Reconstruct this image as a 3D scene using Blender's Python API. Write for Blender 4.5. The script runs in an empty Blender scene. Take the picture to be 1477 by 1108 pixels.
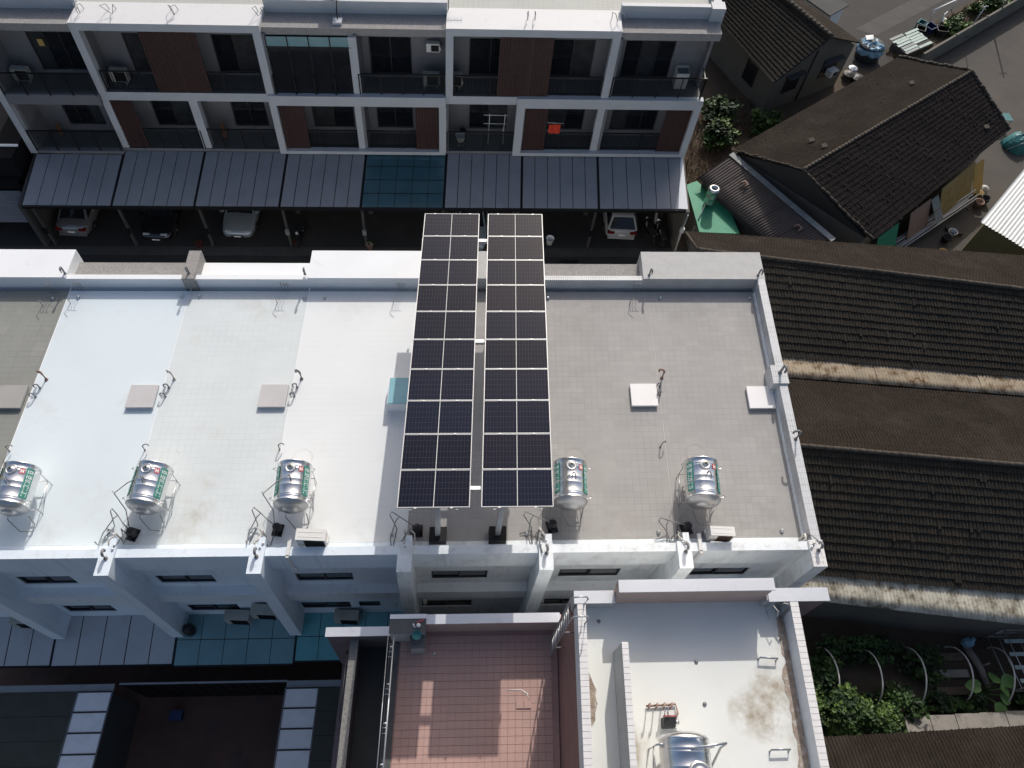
import bpy, bmesh, math, random
from mathutils import Vector, Matrix
random.seed(7)
scene = bpy.context.scene
COL = scene.collection

# ---------------------------------------------------------------- camera
cam_data = bpy.data.cameras.new('camera'); cam = bpy.data.objects.new('camera', cam_data); COL.objects.link(cam)
scene.camera = cam
cam_data.sensor_width = 36.0; cam_data.lens = 36.0 * 1103.2 / 1477.0
cam_data.shift_x = 0.0375; cam_data.clip_start = 0.5; cam_data.clip_end = 600
PITCH, ROLL, YAW = math.radians(58.71), math.radians(3.61), math.radians(-4.42)
_f = Vector((-math.sin(YAW)*math.cos(PITCH), math.cos(YAW)*math.cos(PITCH), -math.sin(PITCH)))
_r = Vector((math.cos(YAW), math.sin(YAW), 0)); _u = _r.cross(_f)
_r2 = math.cos(ROLL)*_r + math.sin(ROLL)*_u; _u2 = -math.sin(ROLL)*_r + math.cos(ROLL)*_u
cam.matrix_world = Matrix(((_r2.x, _u2.x, -_f.x, 1.10), (_r2.y, _u2.y, -_f.y, -7.07), (_r2.z, _u2.z, -_f.z, 31.88), (0, 0, 0, 1)))

# ---------------------------------------------------------------- sky, sun, exposure
world = bpy.data.worlds.new('World'); scene.world = world; world.use_nodes = True
wn = world.node_tree.nodes; wl = world.node_tree.links
sky = wn.new('ShaderNodeTexSky'); sky.sky_type = 'NISHITA'; sky.sun_disc = False
sky.sun_elevation = math.radians(36.0); sky.sun_rotation = math.radians(14.6)
sky.air_density = 1.0; sky.ozone_density = 0.6; sky.dust_density = 4.0; sky.altitude = 30
bg = wn['Background']; bg.inputs['Strength'].default_value = 0.125
wl.new(sky.outputs['Color'], bg.inputs['Color'])
sun_data = bpy.data.lights.new('sun', 'SUN'); sun_data.energy = 3.15; sun_data.angle = math.radians(0.5); sun_data.color = (1.0, 0.955, 0.89)
sun = bpy.data.objects.new('sun', sun_data); COL.objects.link(sun)
sun.location = (20, 60, 60)
sun.rotation_euler = Vector((-0.346, -1.33, -1.0)).to_track_quat('-Z', 'Y').to_euler()
vs = scene.view_settings
vs.view_transform = 'Standard'; vs.look = 'None'; vs.gamma = 1.0; vs.exposure = 0.0; vs.use_curve_mapping = False
scene.render.engine = 'CYCLES'

# ---------------------------------------------------------------- helpers
T = 0.0531            # the plots meet the street about three degrees off square
ROTV = -math.atan(T)
def S(u, v, z): return Vector((u + T*v, v, z))
ORG = {}

class MB:
    """collects faces of one mesh object; with shear, points are given along the row / across the plots / up"""
    def __init__(self, shear=True, fn=None):
        self.v = []; self.f = []; self.m = []; self.s = []
        self.fn = fn if fn else (S if shear else (lambda x, y, z: Vector((x, y, z))))
    def add(self, pts, faces, mi=0, smooth=False, raw=False):
        b = len(self.v)
        self.v += [Vector(p) if raw else self.fn(*p) for p in pts]
        for fc in faces:
            self.f.append([b+i for i in fc]); self.m.append(mi); self.s.append(smooth)
        return self
    def box(self, x0, x1, y0, y1, z0, z1, mi=0):
        return self.hexa([(x0,y0,z0),(x1,y0,z0),(x1,y1,z0),(x0,y1,z0)], [(x0,y0,z1),(x1,y0,z1),(x1,y1,z1),(x0,y1,z1)], mi)
    def hexa(self, lo, hi, mi=0):
        return self.add(list(lo)+list(hi), [(3,2,1,0),(4,5,6,7),(0,1,5,4),(1,2,6,5),(2,3,7,6),(3,0,4,7)], mi)
    def quad(self, a, b, c, d, mi=0): return self.add([a,b,c,d], [(0,1,2,3)], mi)
    def prism(self, pts, z0, z1, mi=0):
        n = len(pts)
        return self.add([(x,y,z0) for x,y in pts]+[(x,y,z1) for x,y in pts],
            [tuple(range(n-1,-1,-1)), tuple(range(n,2*n))]+[(i,(i+1)%n,n+(i+1)%n,n+i) for i in range(n)], mi)
    def tube(self, path, r, n=7, mi=0):
        P = [self.fn(*p) for p in path]; rings = []
        for i, p in enumerate(P):
            d = (P[min(i+1,len(P)-1)]-P[max(i-1,0)]).normalized()
            a = d.cross(Vector((0,0,1)))
            if a.length < 1e-3: a = d.cross(Vector((0,1,0)))
            a.normalize(); b = d.cross(a)
            rr = r[i] if isinstance(r, (list,tuple)) else r
            rings.append([p + rr*(math.cos(2*math.pi*k/n)*a + math.sin(2*math.pi*k/n)*b) for k in range(n)])
        pts = [q for R in rings for q in R]; F = []
        for i in range(len(P)-1):
            for k in range(n): F.append((i*n+k, i*n+(k+1)%n, (i+1)*n+(k+1)%n, (i+1)*n+k))
        F2 = [tuple(range(n-1,-1,-1)), tuple(range((len(P)-1)*n, len(P)*n))]
        self.add(pts, F, mi, True, raw=True); b = len(self.v)-len(pts)
        for fc in F2: self.f.append([b+i for i in fc]); self.m.append(mi); self.s.append(False)
        return self
    def lathe(self, prof, o, ax=(0,0,1), n=24, mi=0, smooth=True, ref=None):
        o = self.fn(*o); ax = Vector(ax).normalized()
        a = Vector(ref) if ref else ax.orthogonal(); a = (a-ax*a.dot(ax)).normalized(); b = ax.cross(a)
        pts = [o + h*ax + r*(math.cos(2*math.pi*k/n)*a + math.sin(2*math.pi*k/n)*b) for r,h in prof for k in range(n)]
        F = [(i*n+k, i*n+(k+1)%n, (i+1)*n+(k+1)%n, (i+1)*n+k) for i in range(len(prof)-1) for k in range(n)]
        self.add(pts, F, mi, smooth, raw=True); b0 = len(self.v)-len(pts)
        for fc in (tuple(range(n-1,-1,-1)), tuple(range((len(prof)-1)*n, len(prof)*n))):
            self.f.append([b0+i for i in fc]); self.m.append(mi); self.s.append(False)
        return self
    def sphere(self, o, r, n=10, mi=0, sz=1.0):
        prof = [(max(1e-3, r*math.sin(math.pi*i/n)), -r*sz*math.cos(math.pi*i/n)) for i in range(n+1)]
        return self.lathe(prof, o, n=n+2, mi=mi)
    def mesh(self, name, mats, org=Vector((0,0,0))):
        me = bpy.data.meshes.new(name)
        me.from_pydata([p-org for p in self.v], [], self.f)
        for m in (mats if isinstance(mats, (list,tuple)) else [mats]): me.materials.append(m)
        me.polygons.foreach_set('material_index', self.m); me.polygons.foreach_set('use_smooth', self.s)
        me.update(); return me
    def build(self, name, mats, parent=None, origin=None, kind=None):
        if parent is not None: org = ORG[parent.name]
        elif origin is not None: org = Vector(origin)
        else:
            xs = [p.x for p in self.v]; ys = [p.y for p in self.v]
            org = Vector(((min(xs)+max(xs))/2, (min(ys)+max(ys))/2, min(p.z for p in self.v)))
        o = bpy.data.objects.new(name, self.mesh(name, mats, org)); COL.objects.link(o)
        if parent is not None: o.parent = parent
        else: o.location = org
        ORG[o.name] = org
        if kind: o['kind'] = kind
        return o

def tag(o, label=None, cat=None, group=None, kind=None):
    if label: o['label'] = label
    if cat: o['category'] = cat
    if group: o['group'] = group
    if kind: o['kind'] = kind
    return o
def thing(name, label, cat, loc=(0,0,0), rz=0.0, group=None):
    o = bpy.data.objects.new(name, None); o.empty_display_size = 0.3; COL.objects.link(o)
    o.location = loc; o.rotation_euler = (0,0,rz); ORG[o.name] = Vector(loc)
    return tag(o, label, cat, group)
def copy_tree(o, parent=None):
    c = o.copy(); COL.objects.link(c)
    if parent is not None: c.parent = parent
    for ch in list(o.children): copy_tree(ch, c)
    return c
def piece(name, mesh, parent, loc=(0,0,0), rz=0.0):
    o = bpy.data.objects.new(name, mesh); COL.objects.link(o); o.parent = parent; o.location = loc; o.rotation_euler = (0,0,rz)
    ORG[o.name] = ORG.get(parent.name, Vector((0,0,0))) + Vector(loc)
    return o

# ---------------------------------------------------------------- materials
def mat(name, col, rough=0.7, metal=0.0, var=0.10, scale=2.0, bump=0.0, bscale=60.0, stain=None, lines=None, spec=0.4, fine=0.0, fscale=250.0, coat=0.0, sheared=True, coords='pos', cells=0.0):
    """stain=(colour, scale, low, high): blotches; lines=(period_u, period_v, width, strength, offset): joints that follow the plots"""
    m = bpy.data.materials.new(name); m.use_nodes = True
    N = m.node_tree.nodes; L = m.node_tree.links; B = N['Principled BSDF']
    B.inputs['Roughness'].default_value = rough; B.inputs['Metallic'].default_value = metal
    B.inputs['Specular IOR Level'].default_value = spec
    if coat: B.inputs['Coat Weight'].default_value = coat; B.inputs['Coat Roughness'].default_value = 0.05
    if coords == 'pos':
        g = N.new('ShaderNodeNewGeometry'); P = g.outputs['Position']
    else:
        g = N.new('ShaderNodeTexCoord'); P = g.outputs['Object']
    def noise(sc, det=4.0, rough_=0.6):
        n = N.new('ShaderNodeTexNoise'); n.inputs['Scale'].default_value = sc; n.inputs['Detail'].default_value = det; n.inputs['Roughness'].default_value = rough_
        L.new(P, n.inputs['Vector']); return n.outputs['Fac']
    def mix(fac, a, b, mode='MIX'):
        x = N.new('ShaderNodeMix'); x.data_type = 'RGBA'; x.blend_type = mode
        if isinstance(fac, float): x.inputs[0].default_value = fac
        else: L.new(fac, x.inputs[0])
        for i, s in ((6,a),(7,b)):
            if isinstance(s, tuple): x.inputs[i].default_value = (*s, 1)
            else: L.new(s, x.inputs[i])
        return x.outputs[2]
    def ramp(fac, lo, hi):
        r = N.new('ShaderNodeMapRange'); r.inputs[1].default_value = lo; r.inputs[2].default_value = hi; L.new(fac, r.inputs[0]); return r.outputs[0]
    def math_(op, a, b=0.0):
        x = N.new('ShaderNodeMath'); x.operation = op
        for i, s in ((0,a),(1,b)):
            if isinstance(s, (int,float)): x.inputs[i].default_value = s
            else: L.new(s, x.inputs[i])
        return x.outputs[0]
    c = tuple(col)
    dk = tuple(max(0.0, k*(1-var)) for k in c); lt = tuple(min(0.95, k*(1+var)) for k in c)
    out = mix(ramp(noise(scale), 0.3, 0.7), dk, lt)
    if fine:
        fd = tuple(k*(1-fine) for k in c); out = mix(ramp(noise(fscale, 2.0), 0.42, 0.62), out, fd)
    if stain:
        for st in (stain if isinstance(stain, list) else [stain]):
            out = mix(ramp(noise(st[1], 5.0, 0.65), st[2], st[3]), out, tuple(st[0]))
    if lines:
        pu, pv, w, k = lines[:4]
        sep = N.new('ShaderNodeSeparateXYZ'); L.new(P, sep.inputs[0])
        u = math_('SUBTRACT', sep.outputs[0], math_('MULTIPLY', sep.outputs[1], T if sheared else 0.0))
        hs = []
        for q, p in ((u, pu), (sep.outputs[1], pv)):
            if p: hs.append(math_('LESS_THAN', math_('FRACT', math_('ADD', math_('DIVIDE', q, p), 100.0)), w/p))
        if cells:
            cv = N.new('ShaderNodeCombineXYZ'); L.new(math_('FLOOR', math_('ADD', math_('DIVIDE', u, pu*2.0), 100.0)), cv.inputs[0]); L.new(math_('FLOOR', math_('ADD', math_('DIVIDE', sep.outputs[1], pv), 100.0)), cv.inputs[1])
            wnz = N.new('ShaderNodeTexWhiteNoise'); wnz.noise_dimensions = '2D'; L.new(cv.outputs[0], wnz.inputs['Vector'])
            out = mix(math_('MULTIPLY', wnz.outputs['Value'], cells*4), out, tuple(x*0.75 for x in c))
        h = hs[0] if len(hs) == 1 else math_('MAXIMUM', hs[0], hs[1])
        h = math_('MULTIPLY', h, math_('MULTIPLY', ramp(noise(0.9), 0.35, 0.6), k))
        out = mix(h, out, tuple(x*0.35 for x in c))
    L.new(out, B.inputs['Base Color'])
    if bump:
        bn = N.new('ShaderNodeBump'); bn.inputs['Strength'].default_value = bump; bn.inputs['Distance'].default_value = 0.02
        L.new(noise(bscale, 3.0), bn.inputs['Height']); L.new(bn.outputs['Normal'], B.inputs['Normal'])
    return m

M = {}
def defm(key, *a, **k): M[key] = mat(key, *a, **k)
defm('white_paint', (0.72,0.745,0.765), 0.6, var=0.05, scale=0.7, stain=((0.55,0.56,0.56),1.3,0.58,0.85))
defm('facade_left', (0.73,0.80,0.86), 0.6, var=0.05, scale=0.6, stain=((0.5,0.54,0.57),1.1,0.6,0.9))
defm('facade_right', (0.78,0.82,0.84), 0.6, var=0.06, scale=0.6, stain=((0.48,0.5,0.5),1.5,0.5,0.8))
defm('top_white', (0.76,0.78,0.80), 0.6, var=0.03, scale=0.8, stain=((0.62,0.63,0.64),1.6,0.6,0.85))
defm('roof_blue_white', (0.64,0.71,0.745), 0.55, var=0.025, scale=0.5, stain=[((0.58,0.60,0.60),0.5,0.62,0.85),((0.60,0.635,0.66),4.0,0.62,0.8)])
defm('roof_white_tile', (0.625,0.665,0.67), 0.6, var=0.04, scale=0.5, lines=(0.22,0.205,0.016,0.16), stain=[((0.56,0.56,0.53),0.8,0.58,0.8),((0.63,0.63,0.61),5.0,0.64,0.78)], cells=0.03)
defm('roof_warm_white', (0.715,0.735,0.74), 0.55, var=0.025, scale=0.5, lines=(0,0.205,0.016,0.10), stain=[((0.67,0.66,0.635),0.7,0.6,0.85),((0.70,0.69,0.67),5.0,0.66,0.8)], cells=0.0)
defm('roof_grey_tile', (0.362,0.350,0.338), 0.75, var=0.07, scale=0.6, lines=(0.225,0.205,0.018,0.26), stain=[((0.345,0.328,0.315),1.5,0.52,0.75),((0.41,0.385,0.365),0.6,0.55,0.8),((0.31,0.295,0.285),7.0,0.64,0.78)], cells=0.07, bump=0.15)
defm('roof_dull_grey', (0.24,0.245,0.225), 0.75, var=0.07, scale=0.7, lines=(0.4,0.205,0.02,0.3), stain=((0.30,0.30,0.28),1.2,0.55,0.8))
defm('roof_far', (0.41,0.42,0.39), 0.7, var=0.05, scale=0.6, lines=(0.23,0.2,0.02,0.3), stain=((0.40,0.41,0.38),1.1,0.55,0.8))
defm('pebble', (0.36,0.345,0.335), 0.85, var=0.1, scale=3, fine=0.5, fscale=45, bump=0.3, bscale=80)
defm('pebble_pale', (0.52,0.52,0.51), 0.85, var=0.08, scale=3, fine=0.3, fscale=45, bump=0.3, bscale=80)
defm('cap_tile_white', (0.70,0.685,0.675), 0.5, var=0.06, scale=6, stain=((0.55,0.52,0.5),3,0.6,0.8))
defm('parapet_tile', (0.56,0.57,0.58), 0.5, var=0.05, scale=3, lines=(0.075,0.2,0.012,0.9))
defm('grout', (0.42,0.38,0.37), 0.9)
defm('seam_pale', (0.52,0.50,0.48), 0.7, var=0.15, scale=1.5)
defm('deep_shade_black', (0.011,0.011,0.013), 0.9, spec=0.1)  # near-black colour stands for the deep shade at the left neighbour
defm('tin', (0.70,0.715,0.74), 0.38, metal=0.55, var=0.05, scale=0.8, stain=((0.55,0.55,0.6),1.5,0.55,0.8), bump=0.25, bscale=1.6)
defm('pink_tile', (0.50,0.32,0.275), 0.55, var=0.10, scale=1.2, fine=0.06, fscale=30, stain=((0.42,0.29,0.26),0.9,0.5,0.8))
defm('pink_grout', (0.40,0.25,0.215), 0.9)
defm('pink_wall', (0.50,0.37,0.32), 0.8, var=0.05)
defm('maroon_wall', (0.20,0.15,0.155), 0.6, var=0.1, lines=None)
defm('granite', (0.12,0.125,0.125), 0.5, var=0.2, scale=8, fine=0.6, fscale=60)
defm('granite_pale', (0.30,0.29,0.27), 0.6, var=0.2, scale=8, fine=0.55, fscale=60)
defm('dark_floor', (0.055,0.06,0.06), 0.6, var=0.2, scale=2, fine=0.3, fscale=60)
defm('terrace_white', (0.725,0.735,0.70), 0.65, var=0.04, scale=0.8, stain=[((0.66,0.64,0.58),1.3,0.58,0.8)], bump=0.12, bscale=9)
defm('stained_cement', (0.42,0.37,0.30), 0.85, var=0.25, scale=3.5, stain=((0.62,0.58,0.50),5,0.5,0.7))
defm('brown_cement', (0.30,0.24,0.19), 0.9, var=0.3, scale=5, stain=((0.5,0.45,0.4),7,0.5,0.65), bump=0.5, bscale=30)
defm('dark_metal', (0.011,0.012,0.014), 0.45, metal=0.3)
defm('charcoal_frame', (0.03,0.03,0.033), 0.5)
defm('glass_dark', (0.012,0.014,0.018), 0.06, spec=0.5, var=0.2, scale=1.0)
defm('glass_curtain', (0.04,0.043,0.046), 0.12, spec=0.5, var=0.3, scale=2.0)
defm('glass_panel', (0.10,0.115,0.12), 0.1, spec=0.5, var=0.05)
defm('teal_glass', (0.14,0.27,0.30), 0.12, spec=0.5, var=0.12, scale=0.9, stain=((0.17,0.31,0.335),1.5,0.5,0.8))
defm('bright_teal_glass', (0.10,0.34,0.38), 0.12, spec=0.5, var=0.12, scale=0.9)
defm('skylight_glass', (0.25,0.48,0.54), 0.1, spec=0.5, var=0.05)
defm('awning_panel', (0.235,0.25,0.28), 0.25, metal=0.0, var=0.05, scale=0.8, stain=((0.20,0.215,0.245),1.2,0.5,0.85), bump=0.05, bscale=2)
defm('near_awning_panel', (0.42,0.43,0.455), 0.35, var=0.06, scale=0.8, stain=((0.37,0.375,0.39),2.5,0.55,0.8))
defm('wood_slat', (0.042,0.018,0.016), 0.6, var=0.25, scale=6)
defm('steel', (0.80,0.80,0.80), 0.24, metal=1.0, var=0.05, scale=5, coords='obj')
defm('steel_dull', (0.62,0.62,0.62), 0.35, metal=0.9, var=0.08, scale=5, coords='obj')
defm('galv', (0.48,0.5,0.52), 0.42, metal=0.7, var=0.1, scale=6)
defm('band_green', (0.055,0.25,0.205), 0.5, var=0.15, scale=5, coords='obj')
defm('band_white', (0.78,0.80,0.78), 0.5, var=0.02)
defm('emblem_red', (0.50,0.10,0.115), 0.5, var=0.05)
defm('pvc_grey', (0.22,0.22,0.225), 0.55, var=0.1)
defm('pvc_pale', (0.55,0.53,0.5), 0.55, var=0.1)
defm('rust_pipe', (0.30,0.2,0.16), 0.7, var=0.2, scale=10)
defm('black_plastic', (0.018,0.018,0.02), 0.5, var=0.2)
defm('ac_white', (0.70,0.69,0.66), 0.5, var=0.04, scale=3)
defm('ac_grille', (0.05,0.05,0.055), 0.6)
defm('ac_rust', (0.28,0.17,0.12), 0.7, var=0.3, scale=12)
defm('ac_old', (0.38,0.38,0.34), 0.6, var=0.1, scale=3)
defm('panel_frame', (0.50,0.50,0.50), 0.45, metal=0.3, var=0.03)
defm('panel_backing', (0.55,0.55,0.55), 0.5, var=0.02)
defm('tank_end', (0.42,0.42,0.43), 0.42, metal=0.85, var=0.05, coords='obj')  # same steel, darkened in the colour for the shaded surroundings it mirrors
defm('asphalt', (0.032,0.031,0.031), 0.85, var=0.2, scale=0.9, fine=0.2, fscale=50, stain=((0.045,0.043,0.041),0.6,0.5,0.8))
defm('lane_concrete', (0.06,0.058,0.055), 0.85, var=0.15, scale=0.7, stain=((0.045,0.045,0.044),1.1,0.5,0.75))
defm('gate_metal', (0.15,0.15,0.16), 0.5, metal=0.4)
defm('yard_concrete', (0.079,0.071,0.063), 0.9, var=0.15, scale=0.5, stain=((0.062,0.056,0.05),0.9,0.5,0.75), fine=0.1, fscale=30)
defm('soil', (0.085,0.062,0.045), 0.95, var=0.3, scale=1.2, fine=0.3, fscale=20, stain=((0.06,0.05,0.03),0.7,0.5,0.7), bump=0.6, bscale=12)
defm('brown_yard', (0.11,0.062,0.048), 0.9, var=0.2, scale=0.6, stain=((0.06,0.045,0.04),0.8,0.5,0.75))
defm('old_wall', (0.15,0.14,0.12), 0.9, var=0.15, scale=0.9, stain=((0.12,0.115,0.10),1.4,0.5,0.8))
defm('dark_wall', (0.055,0.055,0.056), 0.85, var=0.15, scale=0.8)
defm('old_concrete', (0.28,0.26,0.23), 0.9, var=0.2, scale=1.5, stain=((0.15,0.13,0.11),2.5,0.5,0.7))
defm('tile_brown', (0.030,0.0225,0.0175), 0.9, spec=0.12, var=0.25, scale=3.0, fine=0.3, fscale=14, stain=[((0.041,0.033,0.027),0.45,0.48,0.7),((0.020,0.017,0.013),1.1,0.55,0.75),((0.075,0.066,0.058),9,0.68,0.76)])
defm('tile_dark', (0.041,0.036,0.029), 0.9, spec=0.15, var=0.25, scale=3.0, fine=0.3, fscale=14, stain=[((0.027,0.025,0.021),0.4,0.45,0.7),((0.052,0.042,0.03),0.9,0.56,0.74),((0.07,0.067,0.06),9,0.68,0.76)])
defm('tile_ridge', (0.062,0.052,0.042), 0.9, var=0.3, scale=5)
defm('tile_red_worn', (0.036,0.028,0.025), 0.9, spec=0.15, var=0.3, scale=3.0, fine=0.35, fscale=12, stain=[((0.025,0.021,0.019),0.6,0.45,0.7),((0.12,0.105,0.095),8,0.67,0.73)])
defm('corrugated_pale', (0.50,0.47,0.38), 0.85, var=0.2, scale=1.5, stain=[((0.13,0.10,0.06),2.2,0.46,0.66),((0.055,0.05,0.04),3.2,0.62,0.72)])
defm('corrugated_tan', (0.40,0.33,0.235), 0.85, var=0.25, scale=1.2, stain=[((0.14,0.085,0.045),2.4,0.45,0.65),((0.45,0.38,0.27),3.5,0.6,0.75)])
defm('corrugated_brown', (0.085,0.07,0.064), 0.8, var=0.15, scale=1.5, stain=((0.055,0.04,0.035),1.2,0.6,0.7))
defm('corrugated_white', (0.60,0.61,0.60), 0.45, var=0.05, scale=1.0)
defm('flashing', (0.24,0.26,0.26), 0.6, var=0.15, scale=2)
defm('green_coating', (0.035,0.26,0.15), 0.6, var=0.1, scale=2, stain=((0.05,0.33,0.2),3,0.55,0.8))
defm('olive_sheet', (0.16,0.15,0.075), 0.6, var=0.1)
defm('bark', (0.12,0.09,0.065), 0.9, var=0.3, scale=8)
defm('leaf', (0.034,0.070,0.016), 0.6, var=0.5, scale=2.5, spec=0.3)
defm('leaf_light', (0.085,0.14,0.03), 0.5, var=0.45, scale=2.5, spec=0.3)
defm('leaf_dark', (0.014,0.033,0.01), 0.6, var=0.5, scale=2.5, spec=0.3)
defm('leaf_broad', (0.10,0.20,0.05), 0.45, var=0.25, scale=2.0)
defm('dry_grass', (0.165,0.112,0.075), 0.9, var=0.45, scale=3)
defm('hoop_pipe', (0.62,0.61,0.57), 0.5, var=0.1)
defm('tarp_blue', (0.17,0.32,0.44), 0.5, var=0.2, scale=4, stain=((0.45,0.5,0.53),3,0.6,0.7))
defm('tub_dark', (0.03,0.04,0.045), 0.6)
defm('sheet_mint', (0.36,0.46,0.42), 0.6, var=0.15, scale=3)
defm('plastic_blue', (0.015,0.035,0.11), 0.5)
defm('plastic_teal', (0.03,0.17,0.18), 0.5)
defm('cloth_red', (0.60,0.05,0.02), 0.8)
defm('paper_yellow', (0.55,0.36,0.12), 0.7)
defm('cloth_orange', (0.22,0.085,0.035), 0.8)
defm('ply', (0.34,0.24,0.10), 0.7, var=0.2, scale=3)
defm('car_silver', (0.24,0.24,0.245), 0.28, metal=0.5, coat=0.6, var=0.02)
defm('car_black', (0.012,0.012,0.014), 0.25, coat=0.7, var=0.02)
defm('car_blue_silver', (0.30,0.345,0.38), 0.28, metal=0.4, coat=0.6, var=0.02)
defm('car_white', (0.36,0.36,0.36), 0.3, coat=0.6, var=0.02)
defm('car_grey', (0.22,0.27,0.29), 0.3, coat=0.6, var=0.02)
defm('lamp_red', (0.14,0.008,0.01), 0.25)
defm('lamp_clear', (0.5,0.52,0.54), 0.15)
defm('rubber', (0.015,0.015,0.015), 0.8)
defm('plate_white', (0.7,0.7,0.7), 0.5)

def add_blots(key, blots, col, lo=0.40, hi=0.68, nscale=2.5):
    """brown or grey marks left by standing water: (x, y, radius, strength, ring) in metres on the roof"""
    m = M[key]; N = m.node_tree.nodes; L = m.node_tree.links; B = N['Principled BSDF']; src = B.inputs['Base Color'].links[0].from_socket
    g = N.new('ShaderNodeNewGeometry'); n = N.new('ShaderNodeTexNoise'); n.inputs['Scale'].default_value = nscale; n.inputs['Detail'].default_value = 8; n.inputs['Roughness'].default_value = 0.7; L.new(g.outputs['Position'], n.inputs['Vector'])
    nr = N.new('ShaderNodeMapRange'); nr.inputs[1].default_value = lo; nr.inputs[2].default_value = hi; L.new(n.outputs['Fac'], nr.inputs[0])
    sep = N.new('ShaderNodeSeparateXYZ'); L.new(g.outputs['Position'], sep.inputs[0]); cmb = N.new('ShaderNodeCombineXYZ'); L.new(sep.outputs[0], cmb.inputs[0]); L.new(sep.outputs[1], cmb.inputs[1])
    acc = None
    for (x, y, r, k, ring) in blots:
        d = N.new('ShaderNodeVectorMath'); d.operation = 'DISTANCE'; L.new(cmb.outputs[0], d.inputs[0]); d.inputs[1].default_value = (x, y, 0)
        a = N.new('ShaderNodeMapRange'); a.interpolation_type = 'SMOOTHSTEP'; a.inputs[1].default_value = r; a.inputs[2].default_value = r*(0.80 if ring else 0.15); a.inputs[3].default_value = 0; a.inputs[4].default_value = k; L.new(d.outputs['Value'], a.inputs[0]); o = a.outputs[0]
        if ring:
            b = N.new('ShaderNodeMapRange'); b.interpolation_type = 'SMOOTHSTEP'; b.inputs[1].default_value = r*0.6; b.inputs[2].default_value = r*0.85; L.new(d.outputs['Value'], b.inputs[0])
            q = N.new('ShaderNodeMath'); q.operation = 'MULTIPLY'; L.new(o, q.inputs[0]); L.new(b.outputs[0], q.inputs[1]); o = q.outputs[0]
        if acc is None: acc = o
        else:
            q = N.new('ShaderNodeMath'); q.operation = 'MAXIMUM'; L.new(acc, q.inputs[0]); L.new(o, q.inputs[1]); acc = q.outputs[0]
    q = N.new('ShaderNodeMath'); q.operation = 'MULTIPLY'; L.new(acc, q.inputs[0]); L.new(nr.outputs[0], q.inputs[1])
    x = N.new('ShaderNodeMix'); x.data_type = 'RGBA'; L.new(q.outputs[0], x.inputs[0]); L.new(src, x.inputs[6]); x.inputs[7].default_value = (*col, 1); L.new(x.outputs[2], B.inputs['Base Color'])
def add_streaks(key, col, k=0.6, sx=5.0, sz=0.35, lo=0.55, hi=0.75):
    """drip marks: noise drawn out downwards"""
    m = M[key]; N = m.node_tree.nodes; L = m.node_tree.links; B = N['Principled BSDF']; src = B.inputs['Base Color'].links[0].from_socket
    g = N.new('ShaderNodeNewGeometry'); mp = N.new('ShaderNodeMapping'); mp.inputs['Scale'].default_value = (sx, sx, sz); L.new(g.outputs['Position'], mp.inputs['Vector'])
    n = N.new('ShaderNodeTexNoise'); n.inputs['Scale'].default_value = 1.0; n.inputs['Detail'].default_value = 6; n.inputs['Roughness'].default_value = 0.6; L.new(mp.outputs['Vector'], n.inputs['Vector'])
    r = N.new('ShaderNodeMapRange'); r.inputs[1].default_value = lo; r.inputs[2].default_value = hi; r.inputs[4].default_value = k; L.new(n.outputs['Fac'], r.inputs[0])
    x = N.new('ShaderNodeMix'); x.data_type = 'RGBA'; L.new(r.outputs[0], x.inputs[0]); L.new(src, x.inputs[6]); x.inputs[7].default_value = (*col, 1); L.new(x.outputs[2], B.inputs['Base Color'])
add_blots('roof_white_tile', [(-6.1,1.5,0.75,0.8,0),(-6.3,0.7,0.9,0.6,0),(-5.9,2.5,0.5,0.5,0),(-7.2,3.3,0.32,0.5,1),(-4.6,9.2,1.2,0.35,0),(-7.6,0.6,0.7,0.55,0)], (0.42,0.39,0.33))
add_blots('roof_blue_white', [(-10.2,0.9,0.9,0.45,0),(-11.9,3.2,0.34,0.5,1),(-9.2,1.8,1.4,0.28,0),(-12.0,8.6,1.5,0.25,0)], (0.46,0.45,0.41))
add_blots('roof_warm_white', [(-2.6,0.9,0.8,0.45,0),(-3.2,3.25,0.36,0.55,1),(-1.2,0.7,0.9,0.3,0),(-2.0,9.2,1.4,0.25,0)], (0.50,0.48,0.43))
add_blots('roof_grey_tile', [(4.4,1.0,1.0,0.5,0),(8.3,1.0,1.1,0.5,0),(9.0,3.3,0.4,0.6,1),(5.2,3.2,0.4,0.5,1),(6.2,0.7,1.4,0.4,0),(10.6,1.0,1.4,0.4,0),(6.0,8.8,1.6,0.35,0),(10.2,9.0,1.5,0.35,0)], (0.22,0.205,0.185))
add_streaks('facade_left', (0.50,0.53,0.55), 0.55); add_streaks('facade_right', (0.46,0.47,0.47), 0.6); add_streaks('far_white_' if 'far_white_' in M else 'white_paint', (0.5,0.5,0.49), 0.5)
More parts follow.
